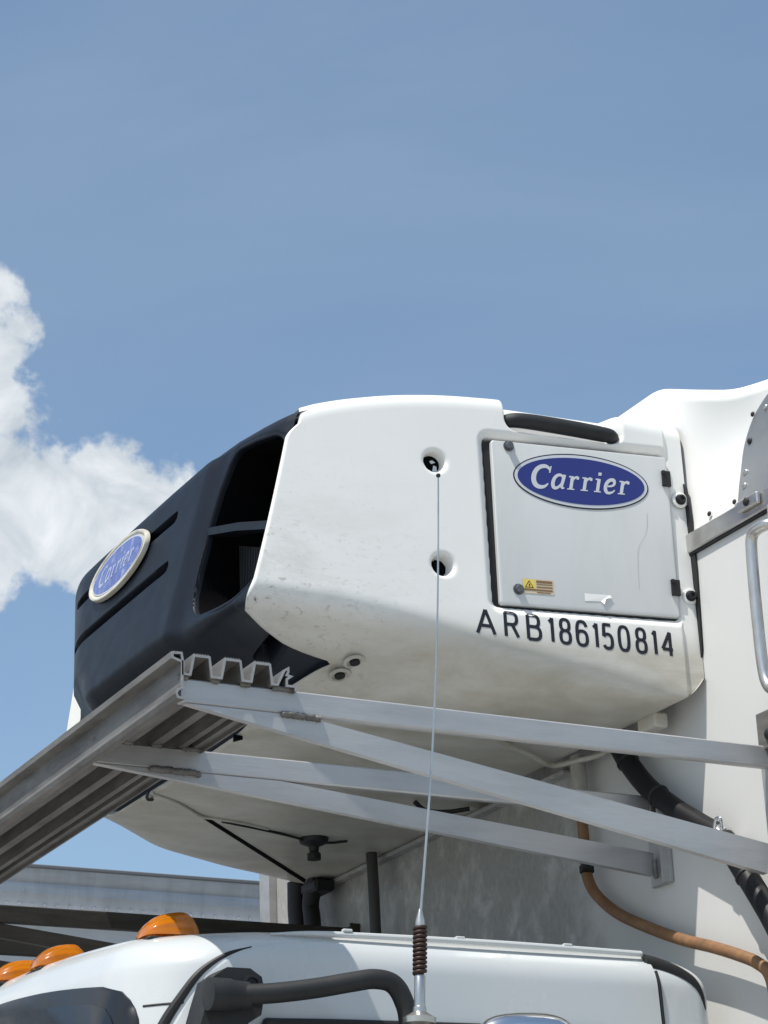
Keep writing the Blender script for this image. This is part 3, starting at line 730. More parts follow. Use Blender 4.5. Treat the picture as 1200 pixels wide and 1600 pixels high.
def registration():
    mb = MB(); H, T = .0535, .0075
    px = [('A', 744.5, 776), ('R', 788, 812), ('B', 822.5, 846.5), ('1', 855.5, 865.5), ('8', 873, 893), ('6', 899, 919.5), ('1', 925, 935), ('5', 940, 959), ('0', 965.5, 985.5), ('8', 993, 1012.5), ('1', 1019, 1028), ('4', 1034, 1055.5)]
    X0 = -.504; k = .4506/310; lay = 0
    for ch, a, b in px:        # spacing read along the side, in thousandths of the line
        xa, xb = X0+(a-745)*k+T/2, X0+(b-745)*k-T/2
        for line in reg_glyph(ch, xb-xa, H):
            line = [line[i].lerp(line[i+1], k/12) for i in range(len(line)-1) for k in range(12)]+[line[-1]] if len(line) < 8 else line
            L, Rr = ribbon(line, T); n = len(L); lay = (lay+1) % 4
            def mp(p):
                xx = xa+p.x; return on_side(xx, 3.1165+T/2+(xx-X0)*(-.048)+p.y, .0006+.00006*lay)
            mb.add([mp(p) for p in L]+[mp(p) for p in Rr], [(i, i+1, n+i+1, n+i) for i in range(n-1)])
    return mb.build('registration_lettering', M_INK, unit, None)
registration()
# ---- nose badge
badge = None
def build_badge():
    xb = lambda z: -1.0015+(z-3.51)*(-.0)
    xat = lambda y, z: -.955-.018-.026+.0
    tilt = math.atan(.085/.44); cz = 3.512; cx = -.9755
    # find the skin of the raised panel
    bv = BVHTree.FromPolygons([v.co.copy() for v in nose.data.vertices], [tuple(p.vertices) for p in nose.data.polygons])
    hits = [bv.ray_cast(Vector((-2, .20, z)), Vector((1, 0, 0)))[0] for z in (3.46, 3.56)]
    cx = min(h.x for h in hits)-.004; tilt = math.atan2(hits[1].x-hits[0].x, .10); cx = (hits[0].x+hits[1].x)/2-.006
    cz = 3.510
    U = Vector((0, -1, 0)); Vv = Vector((math.sin(tilt), 0, math.cos(tilt))); Nn = Vector((-math.cos(tilt), 0, math.sin(tilt)))
    pl = lambda a, b, off: Vector((cx, .012, cz))+U*a+Vv*b+Nn*off
    n = 72; W, H = .372, .142; v = []; rings = [(1.0, 0.004), (1.0, .010), (.975, .0145), (.94, .0155), (.85, .0135), (.83, .0115)]
    for s, o in rings:
        dw = (1-s)*H*1.0
        for k in range(n):
            w = 2*math.pi*k/n; v.append(pl((W/2-dw/2*1.3)*math.cos(w), (H/2-dw/2)*math.sin(w), o-.004))
    f = [(r*n+i, r*n+(i+1) % n, (r+1)*n+(i+1) % n, (r+1)*n+i) for r in range(len(rings)-1) for i in range(n)]+[tuple(range((len(rings)-1)*n, len(rings)*n))]
    b = mesh_obj('nose_badge', v, f, mat('yellowed_plastic', (.58, .56, .48), .45, dirt=((.38, .33, .22), .6, 22)), unit, 40)
    fb = mat('faded_blue', (.12, .165, .38), .45, dirt=((.42, .46, .58), .9, 34, (1, 1, 1), .50), streak=((.045, .06, .25), .9, 18, (1, 1, 1), .5))
    emblem(b, lambda a, bb, o: pl(a, bb, o+.0085), W-.048, H-.026, [('badge_border', 0, .0004, 'rim'), ('badge_field', .010, .0010, 'blue')], dict(rim=mat('faded_silver', (.45, .48, .55), .5), blue=fb, text=mat('faded_lettering', (.36, .41, .55), .5, dirt=((.09, .12, .33), .9, 40, (1, 1, 1), .46))), .225)
    return b
build_badge()
# ---- underside fittings
cup = [(.025, 0), (.025, -.003), (.018, -.004), (.015, .004), (.010, .006), (.010, -.004), (.0005, -.005)]
for x, y, z in ((-.726, -.672, 3.064), (-.712, -.716, 3.082)):
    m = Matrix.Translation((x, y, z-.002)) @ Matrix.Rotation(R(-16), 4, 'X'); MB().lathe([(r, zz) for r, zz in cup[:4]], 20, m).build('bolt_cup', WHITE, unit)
    MB().lathe([(.0115, -.005), (.0115, .002), (.004, .003)], 12, m).build('underside_bolt', M_RUBBER, unit)
MB().lathe([(.004, -.058), (.018, -.056), (.018, -.040), (.012, -.036), (.014, -.022), (.036, -.012), (.040, .002), (.03, .004)], 20, Matrix.Translation((-.263, .42, 2.996))).build('drain_cap', M_RUBBER, unit)
MB().tube(spline([(-.56, .33, 2.995), (-.46, .36, 2.994), (-.36, .392, 2.992), (-.27, .42, 2.988), (-.21, .425, 2.990), (-.17, .41, 2.994)], 6), .0035, 8).build('drain_lead', M_RUBBER, unit)
MB().prism([(-.62, .315), (-.61, .305), (-.075, .86), (-.06, .90)], 'z', 2.9945, 2.9975).build('panel_gap', M_DARK, unit)
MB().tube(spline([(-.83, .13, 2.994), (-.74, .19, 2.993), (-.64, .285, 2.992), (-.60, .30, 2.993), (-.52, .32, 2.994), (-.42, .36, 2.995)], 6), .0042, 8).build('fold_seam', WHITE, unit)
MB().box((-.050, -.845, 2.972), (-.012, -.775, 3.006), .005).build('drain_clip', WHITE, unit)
MB().tube([(-.022, -.80, 2.995), (-.022, -.80, 3.012)], .016, 12).build('clip_plug', M_RUBBER, unit)
MB().prism([(-.845, -.385), (-.82, -.378), (-.832, -.352)], 'z', 2.990, 2.998).build('drain_hole', M_DARK, unit)
MB().tube(spline([(-.85, .10, 2.990), (-.842, .13, 2.984), (-.83, .15, 2.984), (-.81, .175, 2.992)], 5), .004, 8).build('tie_hook', M_RUBBER, unit)
MB().tube(spline([(-.20, -.02, 2.99), (-.165, -.01, 2.975), (-.12, -.03, 2.97), (-.07, -.06, 2.975)], 5), .006, 8).build('wiring_lead', M_RUBBER, unit)

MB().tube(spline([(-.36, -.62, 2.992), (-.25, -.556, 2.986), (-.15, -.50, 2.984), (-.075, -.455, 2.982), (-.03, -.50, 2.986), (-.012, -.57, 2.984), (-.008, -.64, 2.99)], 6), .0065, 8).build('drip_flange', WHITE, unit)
# ------------------------------------------------------------------ catwalk on brackets
walk = thing('catwalk', 'grey aluminium catwalk plank on welded bracket arms in front of cooling unit', 'catwalk')
def plank_profile():
    """thin-wall extrusion: outer polyline (x, z); ribs open below"""
    z0, z1, t = 2.849, 2.8835, .0032
    pts = [(-1.319, 2.872), (-1.316, 2.8865), (-1.303, 2.8865), (-1.3025, 2.846)]
    return pts
def offset_strip(pts, t):
    """closed outline of a sheet of thickness t following pts (2D)"""
    P = [Vector(p) for p in pts]; L = []; Rr = []
    for i, p in enumerate(P):
        a = (P[i]-P[i-1]).normalized() if i else (P[1]-P[0]).normalized()
        b = (P[i+1]-P[i]).normalized() if i < len(P)-1 else a
        na, nb = Vector((-a.y, a.x)), Vector((-b.y, b.x)); m = (na+nb)
        m = m.normalized()/max(.35, math.cos(na.angle(nb)/2) if na.length and nb.length else 1)
        L.append(p+m*t/2); Rr.append(p-m*t/2)
    return L, Rr
def sheet(mb, pts, t, ya, yb):
    L, Rr = offset_strip(pts, t); n = len(L)
    v = [(p.x, y, p.y) for y in (ya, yb) for p in L+Rr]; m = 2*n; f = []
    for i in range(n-1):
        f += [(i, i+1, m+i+1, m+i), (n+i+1, n+i, m+n+i, m+n+i+1), (i+1, i, n+i, n+i+1), (m+i, m+i+1, m+n+i+1, m+n+i)]
    f += [(0, m, m+n, n), (n-1, 2*n-1, m+2*n-1, m+n-1)]
    mb.add(v, f)
def build_plank():
    mb = MB(); ya, yb = -1.182, 1.19; zb, zt = 2.8475, 2.884
    prof = [(-1.296, 2.802), (-1.3085, 2.803), (-1.3110, 2.810), (-1.3085, 2.817), (-1.300, 2.821), (-1.300, 2.870), (-1.319, 2.876), (-1.319, 2.885), (-1.3015, 2.886), (-1.2985, 2.868), (-1.2985, zb)]
    for c in (-1.262, -1.201, -1.142):
        prof += [(c-.0225, zb), (c-.0150, zt), (c+.0150, zt), (c+.0195, zb)]
    prof += [(-1.112, zb), (-1.098, 2.876), (-1.090, 2.881), (-1.090, 2.874), (-1.0935, 2.868), (-1.085, 2.866), (-1.0935, 2.860), (-1.0935, zb), (-1.076, zb), (-1.076, 2.838)]
    sheet(mb, prof, .0044, ya, yb)
    o = mb.build('plank', M_ALU_D, walk, 25)
    me = MB(); sheet(me, prof, .0044, ya-.0012, ya-.0002); me.build('plank_cut_end', mat('cut_aluminium', (.36, .36, .355), .5, .4, dirt=((.2, .2, .19), .6, 40)), walk, 25)
    # grip teeth on the crowns
    mt = MB()
    for c in (-1.309, -1.262, -1.201, -1.142):
        w = .0060 if c < -1.30 else .0135
        for k in range(6 if w > .01 else 3):
            x = c-w+2*w*k/((6 if w > .01 else 3)-1)
            mt.prism([(x-.0017, zt+.001), (x+.0017, zt+.001), (x+.0004, zt+.0052), (x-.0004, zt+.0052)], 'y', ya, yb)
    mt.build('grip_ridge', M_ALU_D, walk, None)
build_plank()
M_FARARM = mat('shaded_far_arm_metal', (.045, .041, .036), .6, .3, dirt=((.02, .018, .016), .8, 10, (.5, 3, 3)), streak=((.09, .082, .07), .6, 6, (.4, 3, 6), .5))  # far arms: the shade under the unit is painted in as darker metal
def arm(y, name='arm'):
    """square tube bracket arm from plank to wall, with diagonal brace and wall channel"""
    x0 = -1.300; w = .0095
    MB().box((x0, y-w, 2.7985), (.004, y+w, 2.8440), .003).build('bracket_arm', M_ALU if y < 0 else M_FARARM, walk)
def brace(y, x0, z0, x1, z1, h=.046, w=.018):
    a = Vector((x0, 0, z0)); b = Vector((x1, 0, z1)); d = (b-a).normalized(); n = Vector((-d.z, 0, d.x))
    if n.z < 0: n = -n
    mb = MB(); v = []; bev = .003
    prof = [(-w+bev, 0), (w-bev, 0), (w, -bev), (w, -h+bev), (w-bev, -h), (-w+bev, -h), (-w, -h+bev), (-w, -bev)]
    for p in (a, b):
        for q in prof: v.append(p+n*q[1]+Vector((0, y+q[0], 0)))
    mb.add(v, [tuple(range(8)), tuple(range(8, 16))[::-1]]+[(i, i+8, (i+1) % 8+8, (i+1) % 8) for i in range(8)])
    return mb.build('diagonal_brace', M_ALU, walk)
def weld(pts, r, name='weld_bead'):
    P = []; rad = []
    pts = [Vector(p) for p in pts]; tot = sum((pts[i+1]-pts[i]).length for i in range(len(pts)-1)); n = max(6, int(tot/.004))
    for k in range(n+1):
        t = k/n*(len(pts)-1); i = min(int(t), len(pts)-2); p = pts[i].lerp(pts[i+1], t-i)
        P.append(p+Vector((rng.normal(0, .0006), rng.normal(0, .0006), rng.normal(0, .0006)))); rad.append(r*(.8+.35*abs(math.sin(k*1.3))+.2*rng.random()))
    return MB().tube(P, rad, 7).build(name, M_ALU_D, walk, 60)
for y in (-1.160, -.732, .760, 1.160):
    arm(y)
    front_y = y-.0205
def brace_cut(y, pts, w=.008):
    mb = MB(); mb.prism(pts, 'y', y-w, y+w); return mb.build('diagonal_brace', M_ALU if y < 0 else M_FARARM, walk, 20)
brace_cut(-1.161, [(-1.288, 2.7975), (-.034, 2.578), (-.024, 2.639), (-1.054, 2.7975)])
brace_cut(-.733, [(-1.298, 2.7975), (-.012, 2.667), (-.008, 2.717), (-.90, 2.7975)])
for y in (.760, 1.160): brace_cut(y, [(-1.295, 2.7975), (-.020, 2.64), (-.020, 2.69), (-1.0, 2.7975)])
for y, za, zb in ((-1.149, 2.56, 2.86), (-.722, 2.648, 2.852), (.770, 2.62, 2.85), (1.160, 2.6, 2.85)):
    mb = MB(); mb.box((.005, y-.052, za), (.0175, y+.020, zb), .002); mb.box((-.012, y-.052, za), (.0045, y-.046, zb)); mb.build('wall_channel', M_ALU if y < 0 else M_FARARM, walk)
weld([(-1.10, -1.171, 2.797), (-1.02, -1.171, 2.796)], .0058); weld([(-1.185, -.744, 2.797), (-1.08, -.744, 2.795)], .0062)
for x in (-1.294, -1.231, -1.171, -1.108, -1.09, -1.08):
    weld([(x-.010, -1.171, 2.8445), (x+.008, -1.171, 2.8445)], .0048)
    weld([(x-.010, -.744, 2.8445), (x+.008, -.744, 2.8445)], .0048)
for z0 in (2.80, 2.66): weld([(-.010, -.746, z0), (-.010, -.746, z0+.042)], .005)

# ------------------------------------------------------------------ hoses and pipes on the wall
def hose(name, label, cat, pts, r, m, group=None):
    o = MB().tube(spline(pts, 10), r, 16).build(name, m); return tag(o, label, cat, group)
h = thing('refrigerant_hose', 'thick black hose curving down the white wall from cooling unit', 'hose')
hp = [(-.03, -.655, 3.02), (-.03, -.676, 2.966), (-.028, -.714, 2.912), (-.026, -.770, 2.852), (-.024, -.860, 2.784), (-.022, -.945, 2.730), (-.022, -1.018, 2.684), (-.022, -1.064, 2.620), (-.022, -1.104, 2.564), (-.022, -1.152, 2.493), (-.022, -1.2, 2.41)]
MB().tube(spline(hp, 10), .0235, 18).build('hose_sleeve', M_HOSE, h)
def clamp(c, d, r, m, par, nm='clamp', wd=.012):
    q = Vector(d).to_track_quat('Z', 'Y').to_matrix().to_4x4(); q.translation = c
    return MB().lathe([(r, -wd), (r+.003, -wd+.002), (r+.003, wd-.002), (r, wd)], 18, q).build(nm, m, par)
clamp((-.022, -1.012, 2.688), (0, -.75, -.6), .0235, M_CHROME, h)
MB().tube(spline([(-.045, -1.020, 2.700), (-.05, -1.035, 2.718), (-.05, -1.050, 2.716), (-.045, -1.045, 2.698), (-.04, -1.035, 2.688)], 5), .004, 8).build('clamp_screw', M_CHROME, h)
clamp((-.029, -.70, 2.93), (0, -.6, -.8), .0235, M_RUBBER, h, 'cable_tie', .004); clamp((-.025, -.80, 2.828), (0, -.8, -.6), .0235, M_RUBBER, h, 'cable_tie', .004)
clamp((-.022, -1.085, 2.591), (0, -.58, -.81), .0235, M_RUBBER, h, 'cable_tie', .004)
c = thing('drain_hose', 'brown weathered drain hose bending right along the wall above cab roof', 'hose')
cp = [(-.02, -.482, 2.90), (-.02, -.484, 2.835), (-.02, -.487, 2.752), (-.02, -.489, 2.718), (-.02, -.518, 2.673), (-.02, -.600, 2.613), (-.02, -.719, 2.557), (-.02, -.835, 2.510), (-.02, -.945, 2.473), (-.02, -1.03, 2.441), (-.02, -1.09, 2.414), (-.02, -1.127, 2.38), (-.02, -1.14, 2.30)]
MB().tube(spline(cp, 10), .0130, 16).build('hose_sleeve', M_COPPER, c)
clamp((-.02, -.488, 2.735), (0, -.05, -1), .0140, M_RUBBER, c, 'clamp', .009)
MB().box((-.043, -.518, 2.728), (-.025, -.498, 2.745), .003).build('clamp_screw', M_RUBBER, c)
M_WPIPE = mat('dirty_white_pipe', (.46, .45, .41), .5, dirt=((.2, .19, .16), .7, 14))
hose('drain_pipe', 'short dirty white drain pipe hanging below the cooling unit at the wall', 'pipe', [(-.02, -.480, 3.0), (-.02, -.482, 2.97), (-.02, -.484, 2.93), (-.02, -.484, 2.895)], .019, M_WPIPE)
hose('wall_pipe', 'single dark grey pipe running straight down the shaded wall', 'pipe', [(-.045, .518, 2.995), (-.045, .512, 2.90), (-.045, .508, 2.75), (-.045, .50, 2.45)], .015, mat('dark_pipe', (.05, .05, .048), .5))
hose('coolant_hose', 'left one of two black hoses dropping from far corner of cooling unit', 'hose', [(-.05, .965, 3.01), (-.05, .966, 2.93), (-.05, .96, 2.85), (-.05, .95, 2.45)], .030, M_RUBBER)
hose('coolant_hose', 'right one of two black hoses dropping from far corner of cooling unit', 'hose', [(-.05, .84, 3.0), (-.05, .865, 2.97), (-.05, .885, 2.93), (-.05, .875, 2.85), (-.05, .865, 2.45)], .024, M_RUBBER)
o = MB().box((-.075, .80, 2.955), (-.012, .90, 2.99), .008).build('pipe_bracket', M_RUBBER); tag(o, 'black bracket under the unit beside the two black hoses', 'bracket')

# ------------------------------------------------------------------ truck cab
cab = thing('truck_cab', 'white truck cab roof and windscreen top below the cooling unit', 'truck cab')
def cab_ring(t):
    """t 0..1: z rises from 1.2 to roof edge, then rings close over the crown. returns front x, rear x, half width, corner radius, z, crown"""
    zr, r = 2.452, .075
    if t < .55:
        z = 1.2+(zr-r-1.2)*t/.55; ins = 0
    elif t < .75:
        a = (t-.55)/.2*math.pi/2; z = zr-r+r*math.sin(a); ins = r*(1-math.cos(a))
    else: z = zr; ins = r+(t-.75)/.25*.88
    return z, ins
def cab_pt(w, t, off=0.0):
    """w: 0..4 round the plan: 0-1 near side rear->front, 1-2 front near->far, 2-3 far side, 3-4 rear"""
    z, ins = cab_ring(t); k = (2.452-z)
    xf = -1.268-.16*max(0, k-.05)-.02*k; xr = -.045; hw = .972+.012*k
    rf = max(.02, .20-ins*.2); rr_ = .05
    ins2 = ins-off
    xf, xr, hw = xf+ins2, xr-min(ins2*1.6, .40), hw-min(ins2, .90)
    xr = max(xr, xf+.1)
    rf = min(rf, (xr-xf)/2-.001, hw-.001) if hw > .03 else .01; rr_ = min(rr_, rf)
    w = w % 4; i = int(w); s = w-i
    # perimeter per side incl. half of each corner
    def corner(cx, cy, r, a): return Vector((cx+r*math.cos(a), cy+r*math.sin(a)))
    c = .22
    bowf = .055*(1-0)  # bow of the windscreen in plan
    if i == 0:
        if s < c: p = corner(xr-rr_, -hw+rr_, rr_, -math.pi/4-(s/c)*math.pi/4)
        elif s > 1-c: p = corner(xf+rf, -hw+rf, rf, -math.pi/2-((s-1+c)/c)*math.pi/4)
        else: u = (s-c)/(1-2*c); p = Vector((xr-rr_+(xf+rf-xr+rr_)*u, -hw))
    elif i == 1:
        if s < c: p = corner(xf+rf, -hw+rf, rf, -3*math.pi/4-(s/c)*math.pi/4)
        elif s > 1-c: p = corner(xf+rf, hw-rf, rf, math.pi-((s-1+c)/c)*math.pi/4)
        else: u = (s-c)/(1-2*c); p = Vector((xf, -hw+rf+(2*hw-2*rf)*u))
    elif i == 2:
        if s < c: p = corner(xf+rf, hw-rf, rf, 3*math.pi/4-(s/c)*math.pi/4)
        elif s > 1-c: p = corner(xr-rr_, hw-rr_, rr_, math.pi/2-((s-1+c)/c)*math.pi/4)
        else: u = (s-c)/(1-2*c); p = Vector((xf+rf+(xr-rr_-xf-rf)*u, hw))
    else:
        if s < c: p = corner(xr-rr_, hw-rr_, rr_, math.pi/4-(s/c)*math.pi/4)
        elif s > 1-c: p = corner(xr-rr_, -hw+rr_, rr_, -((s-1+c)/c)*math.pi/4)
        else: u = (s-c)/(1-2*c); p = Vector((xr, hw-rr_-(2*hw-2*rr_)*u))
    ty = p.y/1.0
    if p.x < -.7: p.x -= .05*(1-min(1, abs(ty)/.9)**2)*min(1, (-.7-p.x)/.4)
    cz = (.048*(1-min(1, abs(ty)/.93)**2))*float(sstep(np.array(t), .45, .75))
    cz -= .012*float(sstep(np.array(-p.x), .95, 1.25))*float(sstep(np.array(t), .45, .75))
    return Vector((p.x, p.y, z+cz))
def build_cab():
    ws = []
    for i in range(4): ws += [i+s for s in np.linspace(0, 1, 45)[:-1]]
    ts = list(np.linspace(0, .50, 20))+list(np.linspace(.51, .75, 22))+list(np.linspace(.76, .999, 16))
    v = [cab_pt(w, t) for w in ws for t in ts]
    return mesh_obj('cab_body', v, [f[::-1] for f in grid_faces(len(ws), len(ts), closed=True)], M_CAB, cab, 50)
cab_body = build_cab()
cab_bvh = BVHTree.FromPolygons([v.co.copy() for v in cab_body.data.vertices], [tuple(p.vertices) for p in cab_body.data.polygons])
def t_of_z(z):
    zr, r = 2.452, .075
    return .55*(z-1.2)/(zr-r-1.2) if z <= zr-r else .55+.2*math.asin(min(1, (z-zr+r)/r))/(math.pi/2)
def rounded_grid(x0, x1, z0, ztop, r, n=60, m=30):
    """grid of (a, z) with rounded upper corners; ztop is a function of a"""
    out = []
    for i in range(n):
        for k in range(m):
            b = k/(m-1); q = b**.7
            ze = q
            a = x0+(x1-x0)*i/(n-1)
            zt = ztop(a); z = z0+(zt-z0)*q
            # squeeze sideways close to the top
            d = (zt-z)/r
            if d < 1:
                sh = r*(1-math.sqrt(max(0, 1-(1-d)**2))); f = 1-2*sh/(x1-x0); a = (x0+x1)/2+(a-(x0+x1)/2)*f
            out.append((a, z))
    return out
def front_panel(name, m, hw, z0, top, r, off):
    n, mm = 70, 34; v = []
    for a, z in rounded_grid(-hw, hw, z0, top, r, n, mm):
        h = cab_bvh.ray_cast(Vector((-3, a, z)), Vector((1, 0, 0)))
        nn = h[1] if h[1].x < 0 else -h[1]; v.append(h[0]+nn*off)
    f = [q[::-1] for q in grid_faces(n, mm)]; n0 = len(v)
    border = [i*mm for i in range(n)]+[(n-1)*mm+k for k in range(1, mm)]+[i*mm+mm-1 for i in range(n-2, -1, -1)]+[k for k in range(mm-2, 0, -1)]
    v += [v[b]+Vector((.012, 0, 0)) for b in border]; nb = len(border)
    f += [(border[i], border[(i+1) % nb], n0+(i+1) % nb, n0+i) for i in range(nb)]
    return mesh_obj(name, v, f, m, cab, 60)
front_panel('windscreen_surround', M_FRIT, .885, 1.5, lambda a: 2.418-.075*a*a, .11, .003)
front_panel('windscreen', M_GLASS, .845, 1.5, lambda a: 2.385-.075*a*a, .10, .0055)
def near_hit(x, z, off):
    h = cab_bvh.ray_cast(Vector((x, -3, z)), Vector((0, 1, 0)))
    if h[0] is None: return Vector((x, -.9, z))
    nn = h[1] if h[1].y < 0 else -h[1]; return h[0]+nn*off
def build_door_frame():
    edge = [(1.4, -1.262), (2.10, -1.250), (2.20, -1.236), (2.264, -1.213), (2.311, -1.188), (2.358, -1.156), (2.390, -1.112), (2.408, -1.06), (2.420, -1.0), (2.424, -.94)]
    nw = 60; zs = list(np.linspace(1.4, 2.2, 8))+list(np.linspace(2.21, 2.424, 32)); v = []
    for z in zs:
        xf = float(np.interp(z, [e[0] for e in edge], [e[1] for e in edge])); xr = -.190+.05*max(0, (2.42-z))**1.3
        for k in range(nw): v.append(near_hit(xf+(xr-xf)*k/(nw-1), z, .006))
    nzv = len(zs); f = grid_faces(nzv, nw)
    n0 = len(v); border = [k for k in range(nw)]+[i*nw+nw-1 for i in range(1, nzv)]+[(nzv-1)*nw+k for k in range(nw-2, -1, -1)]+[i*nw for i in range(nzv-2, 0, -1)]
    v += [v[b]+Vector((.0, .02, 0)) for b in border]; nb = len(border)
    f += [(border[i], border[(i+1) % nb], n0+(i+1) % nb, n0+i) for i in range(nb)]
    dr = mesh_obj('door_frame', v, f, M_CAB, cab, 45)
    path = [near_hit(x-.011-.004*(2.42-z)*10, z+.004, -.001) for z, x in edge[1:-2]]
    pp = spline(path, 8); npp = len(pp)
    MB().tube(pp, [.0125-.0105*(i/(npp-1))**1.6 for i in range(npp)], 10).build('door_seal', M_RUBBER, cab)
    path = [near_hit(-.190+.05*max(0, (2.42-z))**1.3+.006, z, .002) for z in (2.0, 2.15, 2.25, 2.33, 2.38, 2.41)]
    MB().tube(spline(path, 6), .0045, 8).build('door_gap', M_RUBBER, cab)
    return dr
dfr = build_door_frame()
pj = []
for k in range(9):
    t = k/8; o_ = Vector((-2.2, -2.2+.0, 2.312-.004*t)); tgt = Vector((-1.255+.045*t, -.885-.07*t, 2.308))
    h_ = cab_bvh.ray_cast(o_, (tgt-o_).normalized())
    if h_[0]: pj.append(h_[0])
if len(pj) > 3: MB().tube(pj, .0022, 6).build('pillar_joint', M_RUBBER, cab)
# side window: dark glass with rubber edge, only its top shows
MB().box((-1.06, -.9880, 1.6), (-.30, -.9800, 2.268), .002).build('side_window', M_GLASS, cab)
MB().tube(spline([(-1.085, -.984, 2.18), (-1.06, -.984, 2.262), (-1.0, -.984, 2.274), (-.6, -.984, 2.281), (-.34, -.984, 2.283), (-.30, -.984, 2.26)], 8), .007, 8).build('window_seal', M_RUBBER, cab)
# drip rail along the roof edge
MB().tube(spline([(-1.02, -.935, 2.444), (-.9, -.943, 2.4485), (-.55, -.946, 2.4515), (-.20, -.944, 2.4495)], 8), [.002+.004*min(1, i/8) for i in range(25)], 10).build('drip_rail', M_CAB, cab)
for x in (-.865, -.62, -.375): MB().box((x-.010, -.950, 2.4545), (x+.010, -.940, 2.4600), .0015).build('rail_clip', M_CAB, cab)
# rear quarter with black corner trim
tp = [near_hit(x, z, -.004) for x, z in ((-.196, 2.434), (-.172, 2.430), (-.145, 2.422), (-.118, 2.410), (-.095, 2.394), (-.078, 2.370), (-.068, 2.34))]
tpp = spline(tp, 6); MB().tube(tpp, [.019-.014*(i/(len(tpp)-1))**1.2 for i in range(len(tpp))], 12).build('corner_trim', M_MIRROR, cab)
# clearance lamps
def lamp(x, y, z, label):
    mb = MB(); n = 30; v = []; nk = 49
    Lx, Wy, Hh = .054, .050, .051
    for i in range(n+1):
        u = i/n; xx = -Lx+2*Lx*u
        h = Hh*(max(0, 1-abs((u-.74)/.74 if u < .74 else (u-.74)/.26)**2.0))**.5
        for k in range(nk):
            a = math.pi*k/(nk-1); fl = 1+.022*math.cos(16*a)*(h/Hh if h > 0 else 0)
            v.append((x+xx, y-Wy*math.cos(a)*(.25+.75*math.sqrt(h/Hh) if h > 0 else .25)*fl, z+h*max(0, math.sin(a))**.75*fl))
    mb.add(v, grid_faces(n+1, nk))
    o = mb.build('clearance_lamp', M_AMBER, cab, 50); o['label'] = label
    b = MB().box((x-Lx-.002, y-.046, z-.012), (x+Lx+.002, y+.046, z-.004), .003).build('lamp_base', M_MIRROR, o)
    for k in range(4): MB().box((x-.03+.018*k, y-.030, z+.003), (x-.028+.018*k, y+.030, z+.026)).build('lens_rib', M_AMBER, o)
for y, x, z in ((-.775, -1.163, 2.456), (-.335, -1.222, 2.474), (-.115, -1.238, 2.481), (.115, -1.238, 2.481), (.335, -1.222, 2.474), (.775, -1.163, 2.456)):
    lamp(x, y, z, 'amber clearance lamp on the cab roof front')

# mirror bracket and arm
mirror = thing('mirror_arm', 'black tubular mirror arm bolted to the cab door pillar', 'mirror arm')
mp = spline([(-1.165, -1.085, 2.300), (-1.10, -1.10, 2.302), (-1.02, -1.115, 2.312), (-.95, -1.125, 2.325), (-.905, -1.128, 2.332), (-.868, -1.128, 2.325), (-.847, -1.128, 2.295), (-.838, -1.128, 2.25), (-.832, -1.128, 2.10)], 8)
MB().tube(mp, .0180, 18).build('arm_tube', M_MIRROR, mirror)
mb = MB(); mb.prism([(-1.232, 2.20), (-1.205, 2.29), (-1.19, 2.335), (-1.165, 2.352), (-1.120, 2.352), (-1.098, 2.338), (-1.092, 2.312), (-1.10, 2.27), (-1.125, 2.255), (-1.14, 2.20)], 'y', -1.062, -.985)
mb.build('mounting_plate', M_MIRROR, mirror, 25)
m = Matrix.Rotation(R(90), 4, 'Y'); m.translation = (-1.185, -1.082, 2.299)
MB().lathe([(.010, -.028), (.029, -.026), (.029, .014), (.0265, .022), (.0245, .05), (.02, .054)], 20, m).build('arm_socket', M_MIRROR, mirror)
m = Matrix.Rotation(R(90), 4, 'X'); m.translation = (-1.118, -1.0625, 2.324)
MB().lathe([(.017, -.002), (.0165, .0035), (.012, .004), (.010, .0005), (.0005, .0006)], 16, m).build('mounting_bolt', M_RUBBER, mirror)
MB().box((-1.06, -1.04, 2.02), (-.60, -.999, 2.20), .02).build('mirror_head', M_MIRROR, mirror)
mh = MB(); mh.tube(spline([(-.72, -1.20, 2.215), (-.70, -1.205, 2.233), (-.65, -1.21, 2.240), (-.585, -1.21, 2.238), (-.55, -1.205, 2.215)], 6), [.018, .022, .026]+[.03]*20+[.022, .018], 14); mh.build('chrome_mirror_top', M_CHROME, mirror)
# antenna
ant = thing('whip_antenna', 'thin whip antenna with coiled base spring standing beside the mirror arm', 'antenna')
ax = lambda t: Vector((-.915, -1.30, 2.225)).lerp(Vector((-.820, -1.30, 3.265)), t)
A0, A1 = Vector((-.909, -1.30, 2.245)), Vector((-.9005, -1.30, 2.408)); A2 = Vector((-.8205, -1.30, 3.2625))
q = (A1-A0).to_track_quat('Z', 'Y').to_matrix().to_4x4(); q.translation = A0
MB().lathe([(.02, -.16), (.022, -.03), (.012, -.025), (.028, -.020), (.029, -.010), (.022, -.006), (.012, 0), (.0115, .008), (.0098, .010), (.0098, .062), (.0085, .064)], 20, q).build('antenna_mount', M_STEEL, ant)
sp = []
for k in range(11*14+1):
    t = k/14; w = 2*math.pi*t; sp.append(q @ Vector((.0098*math.cos(w), .0098*math.sin(w), .066+t*.0077)))
MB().tube(sp, .0036, 7).build('spring_coil', M_BRASS, ant, 60)
MB().lathe([(.0075, .06), (.0075, .152)], 12, q).build('spring_core', M_BRASS, ant)
MB().lathe([(.0085, .150), (.0085, .158), (.004, .176), (.003, .18)], 14, q).build('whip_ferrule', M_STEEL, ant)
wp = [A1.lerp(A2, k/20)+Vector((.012*math.sin(math.pi*k/20), 0, 0)) for k in range(21)]
MB().tube(wp, [.0025-.0009*k/20 for k in range(21)], 8).build('whip', M_STEEL, ant)
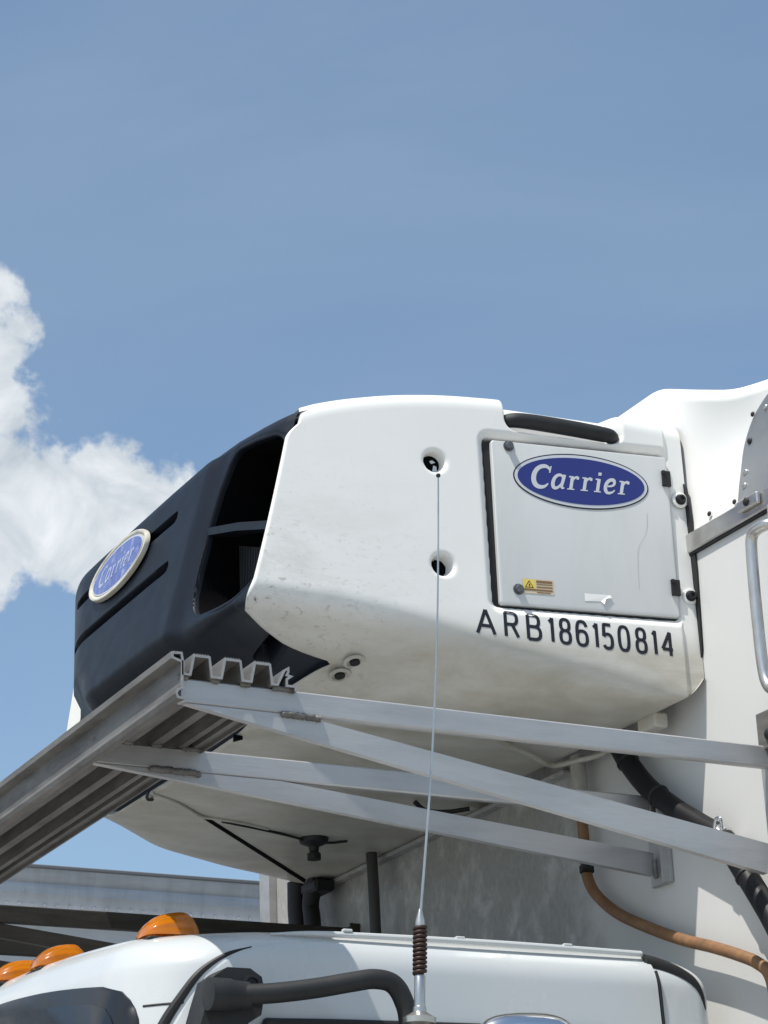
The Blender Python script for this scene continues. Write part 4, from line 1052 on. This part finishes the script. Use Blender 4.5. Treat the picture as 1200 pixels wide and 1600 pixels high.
q2 = Matrix.Translation(A2); MB().lathe([(.0008, -.0045), (.0036, -.003), (.0045, 0), (.0036, .003), (.0008, .0045)], 12, q2).build('whip_tip', M_INK, ant)
# ------------------------------------------------------------------ neighbouring trailer
tr = thing('silver_trailer', 'silver riveted trailer parked behind the truck on the far side', 'trailer')
M_TRAIL = mat('trailer_aluminium', (.58, .59, .60), .5, .25, dirt=((.34, .35, .36), .6, 4, (.5, 1, 4)), streak=((.28, .28, .28), .4, 6, (3, 1, .3)))
MB().box((-6, 3.05, .95), (6.5, 5.55, 3.49)).build('trailer_body', mat('trailer_white', (.66, .67, .67), .45, dirt=((.4, .39, .37), .5, 4)), tr)
mb = MB(); mb.prism([(3.0, 3.490), (3.03, 3.500), (3.06, 3.500), (3.06, 3.345), (3.026, 3.345), (3.022, 3.378), (3.012, 3.400), (3.012, 3.425), (3.020, 3.440), (3.004, 3.468)], 'x', -6, 6.5); mb.build('top_rail', M_TRAIL, tr, 20)
MB().box((-6.02, 2.992, 3.4905), (6.52, 3.07, 3.504), .003).build('roof_edge', mat('roof_edge_grey', (.16, .17, .18), .5), tr)
MB().box((-6, 2.996, 3.322), (6.5, 3.049, 3.3445), .003).build('white_band', mat('band_white', (.80, .81, .81), .4), tr)
D_TR = stud_mesh('trailer_rivet', [(.006, 0), (.0055, .003), (.003, .0048), (.0, .005)], M_TRAIL, 8)
for k in range(48): stud('rivet', D_TR, (-.75+.0478*k, 3.0215, 3.363), (0, -1, 0), tr)
for k in range(6): stud('rivet', D_TR, (-.55+.385*k, 3.0115, 3.412), (0, -1, 0), tr, 1.1)
for x in (-5.2, 5.0):
    for dy in (0, 1.9):
        MB().lathe([(.2, -.14), (.5, -.14), (.52, -.1), (.52, .1), (.5, .14), (.2, .14)], 28, Matrix.Translation((x, 3.3+dy, .52)) @ Matrix.Rotation(R(90), 4, 'X')).build('wheel', M_RUBBER, tr)
    MB().box((x-.3, 3.2, .5), (x+.3, 5.3, .96)).build('axle_frame', M_RUBBER, tr)
